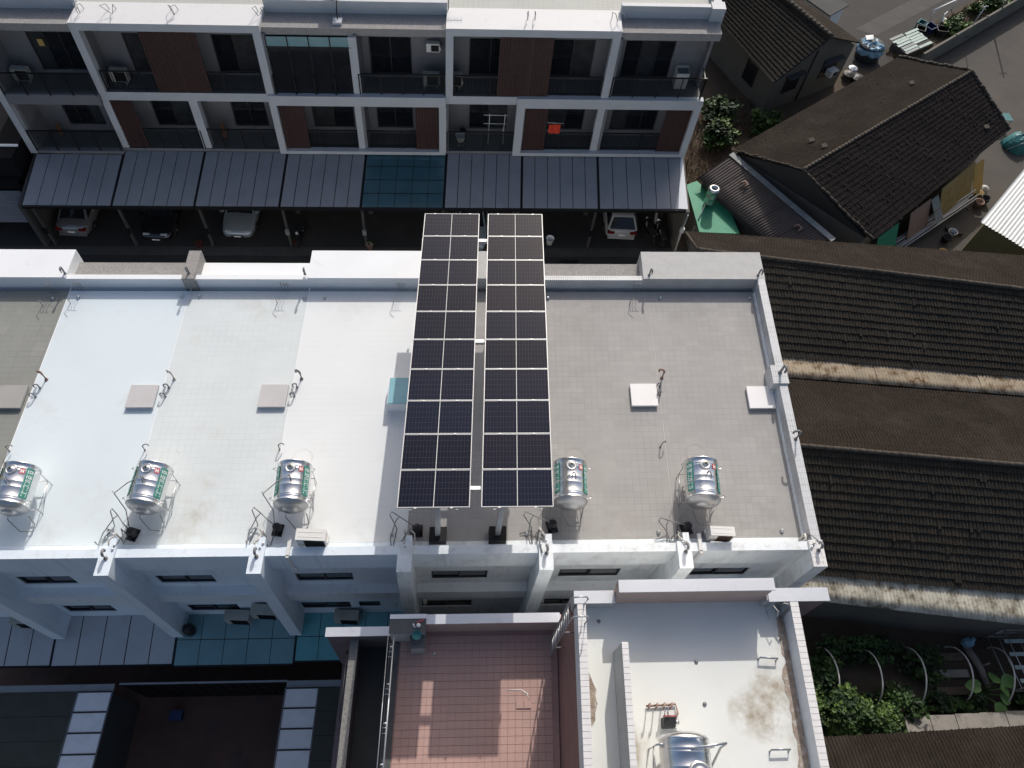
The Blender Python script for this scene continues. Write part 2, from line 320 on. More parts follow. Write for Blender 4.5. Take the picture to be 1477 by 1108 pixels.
def solar_mat():
    m = bpy.data.materials.new('solar_cells'); m.use_nodes = True
    N = m.node_tree.nodes; L = m.node_tree.links; B = N['Principled BSDF']
    tc = N.new('ShaderNodeAttribute'); tc.attribute_name = 'cell'
    sep = N.new('ShaderNodeSeparateXYZ'); L.new(tc.outputs['Vector'], sep.inputs[0])
    def mt(op, a, b=0.0):
        x = N.new('ShaderNodeMath'); x.operation = op
        for i, s in ((0,a),(1,b)):
            if isinstance(s, (int,float)): x.inputs[i].default_value = s
            else: L.new(s, x.inputs[i])
        return x.outputs[0]
    fx = mt('FRACT', sep.outputs[0]); fy = mt('FRACT', sep.outputs[1])
    lx = mt('LESS_THAN', mt('ABSOLUTE', mt('SUBTRACT', fx, 0.5)), 0.472); ly = mt('LESS_THAN', mt('ABSOLUTE', mt('SUBTRACT', fy, 0.5)), 0.483)
    cell = mt('MULTIPLY', lx, ly)
    mx = N.new('ShaderNodeMix'); mx.data_type = 'RGBA'; L.new(cell, mx.inputs[0])
    mx.inputs[6].default_value = (0.055,0.056,0.066,1)
    rnd = N.new('ShaderNodeObjectInfo'); cr = N.new('ShaderNodeValToRGB')
    cr.color_ramp.elements[0].color = (0.008,0.010,0.020,1); cr.color_ramp.elements[1].color = (0.013,0.012,0.022,1)
    e = cr.color_ramp.elements.new(0.5); e.color = (0.009,0.013,0.030,1)
    L.new(rnd.outputs['Random'], cr.inputs[0]); L.new(cr.outputs[0], mx.inputs[7])
    L.new(mx.outputs[2], B.inputs['Base Color'])
    B.inputs['Roughness'].default_value = 0.07; B.inputs['Specular IOR Level'].default_value = 0.10
    return m
M['solar_cells'] = solar_mat()
# ---------------------------------------------------------------- ground, lanes
def sheet(name, pts, z, m, shear=True):
    mb = MB(shear); mb.add([(x,y,z) for x,y in pts], [tuple(range(len(pts)))])
    return mb.build(name, M[m], kind='structure')
def rect(u0,u1,v0,v1): return [(u0,v0),(u1,v0),(u1,v1),(u0,v1)]
sheet('ground', rect(-160,160,-160,160), 0.0, 'soil', False)
sheet('lane', rect(-60,12.9,10.4,26.0), 0.004, 'asphalt')
lc = MB()
for k in range(24):                                 # concrete kerb slabs along the garages, one joint each
    lc.box(-34+k*2.0, -34+k*2.0+1.985, 20.35, 20.95, 0.0, 0.012 + 0.004*(k % 3))
lc.build('gutter_slabs', M['lane_concrete'], kind='structure')

# ---------------------------------------------------------------- near row of townhouses
def holed_wall(mb, u0, u1, z0, z1, vf, vb, holes, mi=0):
    us = sorted({u0,u1} | {h[0] for h in holes} | {h[1] for h in holes}); zs = sorted({z0,z1} | {h[2] for h in holes} | {h[3] for h in holes})
    for a,b in zip(us,us[1:]):
        for c,d in zip(zs,zs[1:]):
            if any(h[0] <= a and b <= h[1] and h[2] <= c and d <= h[3] for h in holes): continue
            mb.box(a,b,vf,vb,c,d,mi)
def window(parent, u0, u1, z0, z1, vf, depth=0.12, sashes=2, fr=0.05, name='window', transom=None, glass='glass_dark'):
    """dark metal frame in its opening, panes set back behind it; vf = wall face, facing the camera side"""
    v0 = vf+depth
    mb = MB()
    mb.box(u0,u1,v0,v0+0.06,z0,z0+fr); mb.box(u0,u1,v0,v0+0.06,z1-fr,z1); mb.box(u0,u0+fr,v0,v0+0.06,z0+fr,z1-fr); mb.box(u1-fr,u1,v0,v0+0.06,z0+fr,z1-fr)
    w = (u1-u0)/sashes
    for k in range(1,sashes): mb.box(u0+k*w-fr*0.5,u0+k*w+fr*0.5,v0-0.01,v0+0.06,z0+fr,z1-fr)
    if transom: mb.box(u0+fr,u1-fr,v0+0.005,v0+0.055,transom-0.02,transom+0.02)
    o = mb.build(name, M['charcoal_frame'], parent)
    for k in range(sashes):
        g = MB(); a = u0+k*w+fr*0.6; b = u0+(k+1)*w-fr*0.6; off = 0.03 if k % 2 else 0.045
        g.box(a,b,v0+off,v0+off+0.008,z0+fr,z1-fr); g.build('pane', M['glass_curtain' if (k+int(abs(u0)*7)) % 3 == 0 and glass == 'glass_dark' else glass], o)
    return o

BN = [-16.4,-12.3,-8.2,-4.1,0.0,3.97,7.92,11.97]
near_roof = ['roof_dull_grey','roof_blue_white','roof_white_tile','roof_warm_white','roof_grey_tile','roof_grey_tile','roof_grey_tile']
near_face = ['facade_left','facade_left','facade_left','facade_left','facade_right','facade_right','facade_right']
near_label = ['near townhouse with dull grey roof at the left picture edge','near townhouse with plain bluish white roof left of the tiled white one',
  'near townhouse with white roof showing faint tile joints','near townhouse with warm white roof and glass skylight left of solar panels',
  'near townhouse with grey tiled roof under the solar panels','near townhouse with grey tiled roof just right of solar panels','near end townhouse with grey roof bounded by tiled side parapet']
far_edge = ['frame','ledge','ledge_white','frame','frame','ledge','frame']
near_wins = [[], [(-11.88,-10.26,7.85,8.62),(-11.87,-10.24,4.60,5.38)], [(-7.74,-6.02,7.80,8.55),(-7.71,-6.01,4.50,5.28)],
  [(-3.49,-1.74,7.82,8.6),(-3.83,-2.14,4.62,5.38),(-1.84,-1.11,4.74,5.40)], [(0.71,2.46,7.85,8.66),(0.33,2.06,4.62,5.38)], [(4.71,6.63,7.9,8.68),(4.4,6.1,4.62,5.38)], [(8.73,10.75,7.85,8.6)]]
near_houses = []
for i in range(7):
    u0, u1 = BN[i], BN[i+1]; last = i == 6
    root = thing('townhouse', near_label[i], 'townhouse', S((u0+u1)/2, 5.0, 0), group='near row of townhouses'); near_houses.append(root)
    F = M[near_face[i]]; ue = u1 if not last else 11.97
    w = MB(); holes = [(a,b,c,d) for a,b,c,d in near_wins[i]]
    holed_wall(w, u0, ue, 3.0, 10.2, 0.25, 0.55, holes)
    w.box(u0,ue,0.25,0.55,0,3.0); w.box(u0,u0+0.12,0.55,9.7,0,10.2); w.box(ue-0.12,ue,0.55,9.7,0,10.2); w.box(u0,ue,9.7,9.89,0,10.2)
    w.build('wall', F, root)
    for a,b,c,d in holes: window(root,a,b,c,d,0.25,depth=0.03)
    s = MB(); s.box(u0+0.002,ue-0.002,0.552,9.698,10.20,10.5); s.build('roof_surface', M[near_roof[i]], root)
    p = MB(); p.box(u0,ue,0.0,0.249,9.85,11.0); p.box(u0,ue,0.249,0.549,10.2,10.497)
    p.box(u0,ue,0.10,0.248,9.72,9.849); p.build('parapet', M['facade_left'] if i < 4 else M['facade_right'], root)
    b = MB(); b.box(u0+0.222,ue-(0.405 if last else 0.182),-0.06,0.248,6.72,7.45); b.build('floor_band', M['white_paint'], root)
    # pillar on the plot line, with the short upstand that runs onto the roof
    q = MB(); q.box(u0-0.18,u0+0.22,-0.53,0.246,4.0,11.1); q.box(u0-0.18,u0+0.22,0.246,0.262,11.002,11.1); q.box(u0+0.01,u0+0.19,0.262,0.52,10.5,11.1)
    q.build('pillar', F, root)
    if last:
        q = MB(); q.box(11.57,11.975,-0.53,-0.002,2.0,11.07); q.box(11.57,11.975,-0.002,0.262,11.0,11.07); q.build('pillar', F, root)
        t = MB()
        for a in range(6):
            for k in range(4): t.box(11.575+k*0.1,11.575+k*0.1+0.094,-0.525+a*0.13,-0.525+a*0.13+0.124,11.071,11.08+0.003*((a+k)%2))
        t.build('pillar_top_tiles', M['cap_tile_white'], root, kind='stuff')
        t = MB(); t.box(11.70,11.97,0.263,9.889,10.2,11.0); t.build('side_parapet', M['parapet_tile'], root)
        t = MB(); t.box(11.66,11.70,0.55,9.6,10.5,10.62); t.build('parapet_kerb', M['facade_right'], root)
        t = MB(); t.box(11.5,12.02,5.54,6.24,10.4,11.06); t.build('parapet_pier', M['parapet_tile'], root)
    # street side: parapet strip, then either a deep frame head or a lower ledge
    e = MB(); inner = M['top_white'] if far_edge[i] != 'ledge' or i < 4 else M['parapet_tile']
    kind = far_edge[i]
    if kind == 'frame':
        e.box(u0 + (0.0 if i != 6 else -0.28), ue+(0.02 if last else 0), 9.89, 11.13, 10.2, 11.0)
        e.build('frame_head', M['pebble_pale'] if last or i == 4 else M['top_white'], root)
    else:
        e.box(u0,ue-(0.28 if i == 5 else 0),9.89,10.08,10.2,10.92); e.build('street_parapet', inner, root)
        l = MB(); l.box(u0+0.002,ue-(0.29 if i == 5 else 0.002),10.08,10.93,10.2,10.55)
        l.build('ledge', M['top_white'] if kind == 'ledge_white' else M['pebble'], root)
    fw = MB(); fw.box(u0,ue,9.892,10.2,0.0,10.19); fw.build('street_wall', M['white_paint'], root)
pp = MB(); pp.box(-8.36,-7.94,9.80,11.05,10.19,11.06); pp.build('street_pillar', M['pebble'], near_houses[1])

# ---------------------------------------------------------------- solar arrays
NL, FL = Vector((0,0.09,14.2)), Vector((0,10.79,13.25))
def arr_map(uo):
    X = S(1,0,0); Y = (S(0,FL.y,FL.z)-S(0,NL.y,NL.z)).normalized(); Nn = X.cross(Y).normalized(); O = S(uo, NL.y, NL.z)
    return O, X, Y, Nn
PITCH_Y, LEN = 1.0742, 1.056
for ai, (uo, wid, lab) in enumerate(((-0.045,1.79,'left column of dark solar panels on raised posts'),(2.03,1.79,'right column of dark solar panels on raised posts'))):
    O, X, Y, Nn = arr_map(uo)
    root = thing('solar_array', lab, 'solar array', O, group='solar arrays above the grey and white roofs')
    rel = lambda a,b,c: a*X + b*Y + c*Nn
    fm = MB(fn=rel); t = 0.012
    for (a,b,c,d) in ((0,wid,0,t),(0,wid,LEN-t,LEN),(0,t,t,LEN-t),(wid-t,wid,t,LEN-t)): fm.box(a,b,c,d,-0.02,0.018)
    fmesh = fm.mesh('panel_frame', M['panel_frame'])
    bk = MB(fn=rel); bk.box(t,wid-t,t,LEN-t,-0.004,0.0085); bmesh_ = bk.mesh('backing', M['panel_backing'])
    cm = MB(fn=rel); att = []
    h = (wid-2*t)/2
    for k in range(2):
        a, b = t+k*h+0.009, t+(k+1)*h-0.009
        cm.quad((a,t+0.01,0.0105),(b,t+0.01,0.0105),(b,LEN-t-0.01,0.0105),(a,LEN-t-0.01,0.0105)); att += [(0,0,0),(10,0,0),(10,6,0),(0,6,0)]
    cmesh = cm.mesh('solar_cells', M['solar_cells'])
    at = cmesh.attributes.new('cell', 'FLOAT_VECTOR', 'POINT'); at.data.foreach_set('vector', [x for p in att for x in p])
    cl = MB(fn=rel); cl.box(-0.03,0.03,-0.02,0.02,0.0,0.03); clmesh = cl.mesh('clamp', M['panel_frame'])
    for r in range(10):
        f = piece('solar_panel', fmesh, root, r*PITCH_Y*Y + 0.003*random.uniform(-1,1)*Nn)
        piece('backing', bmesh_, f); piece('cell_sheet', cmesh, f)
        for a in (0.25,0.75): piece('clamp', clmesh, f, a*wid*X - 0.012*Y)
    rl = MB(fn=lambda a,b,c: O + a*X + b*Y + c*Nn)
    for a in (0.3,1.45): rl.box(a,a+0.06,-0.05,10.78,-0.10,-0.022)
    rl.build('rail', M['galv'], root)
    for bb in (0.55, 5.35, 9.55):
        bm = MB(fn=lambda a,b,c: O + a*X + b*Y + c*Nn); bm.box(-0.02 if ai == 0 else -0.36, wid, bb, bb+0.10, -0.22, -0.102); bm.build('cross_beam', M['galv'], root)
    for bb in (0.60, 5.40, 9.45 if ai else 9.0):
        top = O + (0.95-0.0 if ai == 0 else 0.6)*X + bb*Y - 0.22*Nn
        u = top.x - T*top.y; v = top.y; zt = top.z
        if v > 9.6: v = 9.55
        ps = MB(); ps.box(u-0.075,u+0.075,v-0.06,v-0.048,10.62,zt); ps.box(u-0.075,u+0.075,v+0.048,v+0.06,10.62,zt); ps.box(u-0.008,u+0.008,v-0.048,v+0.048,10.62,zt); ps.build('post', M['galv'], root)
        fb = MB(); fb.box(u-0.25,u+0.25,v-0.22,v+0.22,10.5,10.78); fb.build('post_footing', M['dark_metal'], root)

# ---------------------------------------------------------------- roof furniture on the near row
RF = 10.5
def hatch(u, v, label, m='cap_tile_white', w=0.86, d=0.82):
    r = thing('roof_hatch', label, 'roof hatch', S(u,v,RF), group='square slab covers on the roofs')
    c = MB(); c.box(u-w/2+0.03,u+w/2-0.03,v-d/2+0.03,v+d/2-0.03,RF,RF+0.05); c.build('curb', M['facade_right'], r)
    c = MB(); c.box(u-w/2,u+w/2,v-d/2,v+d/2,RF+0.05,RF+0.13); c.build('cover', M[m], r)
defm('wine_wall', (0.27,0.155,0.135), 0.7, var=0.08)
defm('hatch_grey', (0.50,0.485,0.485), 0.7, var=0.05, stain=[((0.40,0.39,0.39),4,0.62,0.72)])
defm('hatch_white', (0.78,0.76,0.76), 0.6, var=0.03, stain=[((0.45,0.4,0.4),9,0.70,0.76)])
defm('hatch_dark', (0.33,0.325,0.31), 0.7, var=0.05)
hatch(-12.80,5.40,'grey slab cover on the dull grey roof at left picture edge','hatch_dark')
hatch(-8.72,5.40,'grey slab cover on plain bluish white roof','hatch_grey')
hatch(-4.60,5.40,'grey slab cover on white roof with faint tile joints','hatch_grey')
hatch(7.35,5.39,'white slab cover beside the seam of the grey tiled roofs','hatch_white')
hatch(11.2,5.28,'white slab cover pushed against the tiled side parapet','hatch_white')
r = thing('skylight', 'teal glass skylight half hidden beside the solar panels', 'skylight', S(-0.3,5.4,RF))
c = MB()
for (a,b,cc,d) in ((-0.92,0.3,4.9,5.0),(-0.92,0.3,5.78,5.88),(-0.92,-0.80,5.0,5.78),(0.2,0.3,5.0,5.78)): c.box(a,b,cc,d,RF,RF+0.42)
c.build('curb', M['top_white'], r)
c = MB(); c.box(-0.90,0.28,4.92,5.86,RF+0.421,RF+0.44); c.build('glass_cover', M['skylight_glass'], r)
c = MB(); c.box(-0.80,0.2,5.0,5.78,RF,RF+0.02); c.build('shaft_floor', M['dark_wall'], r)
sm_ = MB(); sm_.box(7.892,7.910,0.6,9.4,RF,RF+0.004); sm_.build('roof_seam', M['seam_pale'], near_houses[5])
for k_,u_ in ((1,-12.3),(2,-8.2),(3,-4.1)): sm_ = MB(); sm_.box(u_+0.003,u_+0.035,0.6,9.86,RF,RF+0.006); sm_.build('roof_seam', M['top_white'], near_houses[k_])

def gooseneck(p, label, h=0.42, r=0.035, ang=-100, m='pvc_grey', reach=0.16, n=9, z=None, group='bent vent pipes on the roofs'):
    u, v = p; z0 = RF if z is None else z
    a = math.radians(ang); d = (math.cos(a), math.sin(a))
    path = [(0,0,0),(0,0,h)] + [(d[0]*reach*0.5*(1-math.cos(t)), d[1]*reach*0.5*(1-math.cos(t)), h+reach*0.5*math.sin(t)) for t in [math.pi*k/6 for k in range(1,7)]] + [(d[0]*reach,d[1]*reach,h-0.07)]
    mb = MB(); mb.tube([(u+x,v+y,z0+w) for x,y,w in path], r, n); mb.lathe([(r*1.6,0),(r*1.6,0.03),(r,0.04)], (u,v,z0), n=10)
    return tag(mb.build('vent_pipe', M[m], origin=S(u,v,z0)), label, 'vent pipe', group)
seams = [(-12.05,'left edge of the bluish white roof','dull grey'),(-8.0,'seam between bluish white and tile jointed roofs','white'),(-3.92,'seam left of the warm white roof','white'),(7.93,'pale seam of the two right grey roofs','grey')]
for k,(us,where,_) in enumerate(seams):
    m1 = 'rust_pipe' if k in (0,3) else 'pvc_grey'
    if k == 1: m1 = 'pvc_pale'
    gooseneck((us+0.10,6.10),'stout vent pipe, farthest of three at %s' % where, 0.36, 0.036, 150, m1, 0.17)
    gooseneck((us,5.78),'thin vent pipe, middle of three at %s' % where, 0.2, 0.022, -160, 'pvc_grey', 0.12)
    gooseneck((us-0.03,5.45),'thin vent pipe, nearest of three at %s' % where, 0.2, 0.022, -160, 'pvc_grey', 0.12)
    gooseneck((us-0.2,3.55),'lone hooked pipe behind water tank near %s' % where, 0.24, 0.018, 30, 'pvc_grey', 0.15)
for us,zz,lab in ((-12.35,11.0,'bent pipe on the white frame head at far left'),(-8.15,11.06,'bent pipe on the pebble street pillar'),(-4.2,11.0,'bent pipe at left end of the wide white frame head'),(7.85,11.0,'bent pipe at left end of pale pebble frame head'),(11.75,11.0,'bent pipe at right end of pale pebble frame head')):
    gooseneck((us,10.05),lab,0.32,0.03,-80,'pvc_grey',0.15,z=zz)
for us,zz,lab in ((-8.17,11.1,'bent pipe on pillar beside the tile jointed roof'),(-4.07,11.1,'bent pipe on pillar beside the warm white roof'),(4.0,11.1,'bent pipe on the sunlit pillar right of solar panels'),(7.96,11.1,'bent pipe on pillar between the right grey roofs'),(11.8,11.08,'bent pipe on the tiled corner pillar')):
    gooseneck((us,-0.05),lab,0.24,0.038,95,'pvc_grey',0.16,z=zz)
gooseneck((11.86,3.55),'hooked pipe on the tiled side parapet nearest the corner',0.4,0.035,170,'pvc_grey',0.2,z=11.0)
gooseneck((11.78,5.95),'bent pipe on the pier of the side parapet',0.4,0.04,-90,'pvc_grey',0.2,z=11.06)
# wire hooks cast in the street side of the roof
def wire_hooks(u, v, label, n=3):
    r = thing('wire_hooks', label, 'wire hooks', S(u,v,RF), group='bent wires left standing along the street parapet')
    for k in range(n):
        a = u+k*0.10; mb = MB(); mb.tube([(a,v,RF),(a,v,RF+0.5),(a+0.05,v-0.08,RF+0.58),(a+0.12,v-0.16,RF+0.52)],0.010,5); mb.build('wire', M['pvc_grey'], r)
    mb = MB(); mb.tube([(u-0.1,v-0.55,RF),(u-0.1,v-0.55,RF+0.32),(u+0.06,v-0.66,RF+0.36)],0.012,5); mb.build('wire', M['pvc_grey'], r)
wire_hooks(-12.0,9.7,'bent wires by parapet on the bluish white roof'); wire_hooks(-5.0,9.7,'bent wires by parapet right end of tile jointed roof'); wire_hooks(-1.0,9.7,'bent wires by parapet left of solar panels'); wire_hooks(7.3,9.7,'bent wires by parapet on the grey roof'); wire_hooks(-12.9,9.6,'bent wires by parapet on the dull grey roof')
def floor_drain(u, v, label):
    mb = MB(); mb.lathe([(0.06,0),(0.06,0.03),(0.045,0.07),(0.02,0.09)],(u,v,RF),n=10)
    tag(mb.build('floor_drain', M['galv']), label, 'roof drain', 'small domed drains on the roofs')
for u,v,l in ((-12.75,9.35,'domed drain on dull grey roof by the street parapet'),(-11.9,9.4,'domed drain on bluish white roof by the street parapet'),(-8.4,9.45,'domed drain left of the white roof seam'),(-7.8,9.45,'domed drain right of the white roof seam'),(-4.2,9.4,'domed drain left of warm white roof'),(-3.5,9.4,'domed drain on the warm white roof'),(4.3,9.4,'domed drain on grey roof close to solar panels'),(8.3,9.4,'domed drain right of the grey roof seam'),(11.5,9.4,'domed drain in the far right roof corner'),(-8.6,0.75,'domed drain by pillar of bluish white roof'),(-4.5,0.75,'domed drain by pillar of tile jointed roof'),(-0.45,0.75,'domed drain by pillar left of solar posts'),(3.5,0.75,'domed drain by pillar right of solar posts'),(7.4,0.75,'domed drain by pillar between grey roofs'),(11.1,0.75,'domed drain by the tiled corner pillar')): floor_drain(u,v,l)

# ---------------------------------------------------------------- water tanks lying on stands
def glyph_strokes(kind, rnd):
    if kind == 'latin':
        k = rnd.choice('CODVN')
        c = [(0.5+0.4*math.cos(a),0.5+0.42*math.sin(a)) for a in [math.radians(x) for x in range(45,316,30)]]
        if k == 'C': return [c]
        if k == 'O': return [c+[c[0]]]
        if k == 'D': return [[(0.15,0.08),(0.15,0.92),(0.6,0.9),(0.85,0.6),(0.85,0.4),(0.6,0.1),(0.15,0.08)]]
        if k == 'V': return [[(0.1,0.92),(0.5,0.08),(0.9,0.92)]]
        return [[(0.12,0.06),(0.12,0.94),(0.88,0.06),(0.88,0.94)]]
    s = [[(0.08,0.9),(0.92,0.9)],[(0.2,0.62),(0.8,0.62)],[(0.05,0.1),(0.95,0.1)],[(0.5,0.97),(0.5,0.1)],[(0.2,0.62),(0.2,0.3),(0.8,0.3),(0.8,0.62)]]
    if rnd.random() < 0.5: s.append([(0.3,0.45),(0.1,0.2)])
    return s
def make_tank(name='water_tank', R=0.49, L=1.2, zc=0.86, seed=3):
    """axis along local y, origin on the roof under the middle; the end at -y is the domed one"""
    rnd = random.Random(seed)
    root = thing(name, '', 'water tank', (0,0,0)); I = lambda x,y,z: Vector((x,y,z))
    y0, y1 = -L/2, L/2
    ecap = [(0.02,-0.20),(0.20,-0.195),(0.215,-0.15),(0.25,-0.145),(0.37,-0.12),(0.45,-0.06),(R-0.01,-0.012),(R+0.006,0.0)]
    mb = MB(fn=I); mb.lathe(ecap, (0,y0,zc), (0,1,0), 40, ref=(1,0,0)); mb.build('end_cap', M['tank_end'], root)
    prof = [(R+0.006,0.001),(R+0.008,0.02),(R,0.03)]
    h = 0.03
    for k, c in enumerate((0.12,0.17,0.45,0.62,0.95,1.02)):
        for q, dr in ((c-0.016,0),(c,0.006),(c+0.016,0)): prof.append((R+dr,q))
    prof += [(R,L-0.04),(R+0.014,L-0.03),(R+0.014,L),(R-0.03,L+0.006),(R-0.05,L-0.02),(0.3,L+0.04),(0.02,L+0.06)]
    mb = MB(fn=I); mb.lathe(prof, (0,y0,zc), (0,1,0), 40, ref=(1,0,0)); mb.build('tank_shell', M['steel'], root)
    # manhole lid on top towards the far end
    mb = MB(fn=I); mb.lathe([(0.155,-0.03),(0.155,0.02),(0.135,0.045),(0.125,0.03),(0.085,0.04),(0.08,0.055),(0.03,0.06),(0.03,0.085),(0.005,0.09)], (-0.02,0.34,zc+R), (0,0.0,1), 20)
    lid = mb.build('lid', M['steel_dull'], root)
    mb = MB(fn=I); mb.lathe([(0.03,0.086),(0.03,0.1),(0.004,0.104)], (-0.02,0.34,zc+R), (0,0,1), 10); mb.build('lid_knob', M['black_plastic'], lid)
    def patch(a0,a1,ya,yb,rad,mi,m,n=8):
        for k in range(n):
            t0, t1 = a0+(a1-a0)*k/n, a0+(a1-a0)*(k+1)/n
            m.add([(rad*math.sin(t0),ya,zc+rad*math.cos(t0)),(rad*math.sin(t1),ya,zc+rad*math.cos(t1)),(rad*math.sin(t1),yb,zc+rad*math.cos(t1)),(rad*math.sin(t0),yb,zc+rad*math.cos(t0))],[(0,1,2,3)],mi,True)
    for sgn in (-1,1):
        lb = MB(fn=I); ac = sgn*math.radians(57); hw = math.radians(13.5)
        patch(ac-hw,ac+hw,y0+0.16,y1-0.14,R+0.013,0,lb)
        band = lb.build('green_band', M['band_green'], root)
        g = MB(fn=I); y = y0+0.22; chars = ['latin']*6+['cjk']*2
        for ck in chars:
            hgt = 0.085 if ck == 'latin' else 0.15
            for st in glyph_strokes(ck, rnd):
                for (xa,ya),(xb,yb) in zip(st, st[1:]):
                    # reading direction runs along the axis, away from the domed end
                    pa = (ac-sgn*0 + (0.5-ya)*hw*1.45, y+xa*hgt*0.86); pb = (ac+(0.5-yb)*hw*1.45, y+xb*hgt*0.86)
                    d = Vector(((pb[0]-pa[0])*R, pb[1]-pa[1])); 
                    if d.length < 1e-4: continue
                    nrm = Vector((-d.y, d.x)).normalized()*0.009; q = []
                    for (p,s_) in ((pa,1),(pb,1),(pb,-1),(pa,-1)):
                        an = p[0]+s_*nrm.x/R; yy = p[1]+s_*nrm.y; rr = R+0.0165
                        q.append((rr*math.sin(an),yy,zc+rr*math.cos(an)))
                    g.add(q,[(0,1,2,3)],0)
            y += hgt
        g.build('lettering', M['band_white'], band)
    e = MB(fn=I); patch(math.radians(24),math.radians(40),0.24,0.40,R+0.013,0,e,4); em = e.build('red_emblem', M['emblem_red'], root)
    e = MB(fn=I)
    for (a,b,c,d) in ((27,30,0.27,0.37),(33.5,36.5,0.27,0.37),(27,36.5,0.305,0.33)): patch(math.radians(a),math.radians(b),c,d,R+0.0165,0,e,2)
    e.build('emblem_mark', M['band_white'], em)
    # cradle and legs
    st = MB(fn=I)
    for yy in (y0+0.14,y1-0.14):
        for sx in (-1,1):
            st.tube([(sx*0.5,yy,0.0),(sx*0.5,yy,zc-0.1),(sx*0.6,yy,zc+0.12),(sx*0.52,yy,zc+0.2)],0.013,6)
        st.tube([(-0.5,yy,0.3),(0.5,yy,0.3)],0.013,6); st.tube([(-0.5,yy,0.3),(0,yy,zc-R-0.005),(0.5,yy,0.3)],0.013,6)
    for sx in (-1,1): st.tube([(sx*0.5,y0+0.14,0.3),(sx*0.5,y1-0.14,0.3)],0.014,6); st.tube([(sx*0.5,y0+0.14,0.02),(sx*0.5,y1-0.14,0.3)],0.011,6)
    st.build('stand', M['steel_dull'], root)
    pm = MB(fn=I)
    pm.tube([(0.0,0.02,zc+R+0.0),(0.0,0.02,zc+R+0.22),(0.03,-0.02,zc+R+0.27),(0.06,-0.10,zc+R+0.24),(0.07,-0.16,zc+R+0.14)],0.017,7)
    pm.tube([(0.0,0.02,zc+R+0.2),(-0.34,-0.2,zc+R+0.16),(-0.72,-0.45,zc+R-0.05),(-0.72,-0.45,zc+R+0.08)],0.015,7); pm.tube([(-0.72,-0.45,zc+R-0.05),(-0.5,-0.72,zc-0.1),(-0.55,-1.05,0.02),(-0.62,-1.5,0.02)],0.015,7)
    pm.build('inlet_pipe', M['pvc_grey'], root)
    om = MB(fn=I); om.tube([(-0.2,y0-0.12,zc-0.4),(-0.2,y0-0.2,zc-0.42),(0.05,y0-0.42,0.08),(0.40,y0-0.42,0.08),(0.40,y0-0.2,0.10),(0.40,y0-0.12,zc-0.35)],0.014,6); om.build('outlet_pipe', M['pvc_grey'], root)
    return root
TANKS = [(-11.12,'steel water tank with green lettering on plain bluish white roof at left'),(-7.40,'steel water tank with green lettering on tile jointed white roof'),(-3.33,'steel water tank with green lettering on warm white roof'),
         (4.70,'steel water tank against the right edge of solar panels'),(8.60,'steel water tank on the far right grey roof')]
tank0 = make_tank()
for k,(u,lab) in enumerate(TANKS):
    t = tank0 if k == 0 else copy_tree(tank0)
    t.location = S(u,1.97,RF); t.rotation_euler = (0,0,ROTV+math.radians((1.5,-2,2.5,-1,-3)[k])); t['label'] = lab; t['group'] = 'lying steel water tanks with green bands'

# pumps beside each tank
def make_pump():
    r = thing('water_pump','', 'water pump', (0,0,0)); I = lambda x,y,z: Vector((x,y,z))
    b = MB(fn=I); b.lathe([(0.13,0),(0.135,0.05),(0.12,0.07),(0.12,0.25),(0.09,0.30),(0.03,0.31)],(0,0,0.03),n=16); b.build('motor', M['black_plastic'], r)
    b = MB(fn=I); b.box(-0.15,0.15,-0.2,0.17,0,0.03); b.lathe([(0.06,0),(0.06,0.12)],(0,-0.1,0.12),(0,-1,0),10); b.build('pump_base', M['dark_metal'], r)
    b = MB(fn=I); b.tube([(-0.05,0.02,0.3),(-0.25,0.12,0.34),(-0.52,0.3,0.36),(-0.62,0.2,0.3),(-0.78,-0.25,0.12),(-0.74,-0.6,0.1),(-0.66,-0.62,0.5)],0.018,6); b.tube([(-0.52,0.3,0.36),(-0.74,0.42,0.44),(-0.80,0.36,0.34),(-0.6,0.05,0.06),(-0.7,-0.5,0.04)],0.016,6); b.build('pipework', M['pvc_grey'], r)
    return r
pump0 = make_pump()
for k,(u,v,lab) in enumerate(((-7.86,0.86,'black water pump below tank on tile jointed white roof'),(-3.75,0.95,'black water pump below tank on warm white roof'),(0.30,0.88,'black water pump left of the solar posts'),(4.24,0.96,'black water pump below the tank right of solar panels'),(8.23,0.85,'black water pump below the far right tank'))):
    p = pump0 if k == 0 else copy_tree(pump0); p.location = S(u,v,RF); p.rotation_euler = (0,0,0.15*(k-2)); p['label'] = lab; p['group'] = 'black water pumps by the roof tanks'
def pipe_tangle(u, v, lab, seed):
    rnd = random.Random(seed); r = thing('pipe_tangle', lab, 'pipes', S(u,v,RF), group='tangled supply pipes at the roof pillars')
    for j in range(4):
        x, y = u+rnd.uniform(-0.12,0.12), v+rnd.uniform(-0.1,0.2); path = [(x,y,RF)]
        z = RF+rnd.uniform(0.3,0.6); path.append((x,y,z))
        for q in range(3): x += rnd.uniform(-0.16,0.16); y += rnd.uniform(-0.28,0.05); z += rnd.uniform(-0.12,0.1); path.append((x,y,max(RF+0.06,z)))
        b = MB(); b.tube(path, 0.018 if j else 0.03, 6); b.build('pipe', M['pvc_grey' if j % 2 else 'pvc_pale'], r)
    for j in range(2):
        b = MB(); b.sphere((u+rnd.uniform(-0.1,0.1), v-0.3-0.12*j, RF+0.62), 0.036, 7); b.build('valve', M['steel_dull'], r)
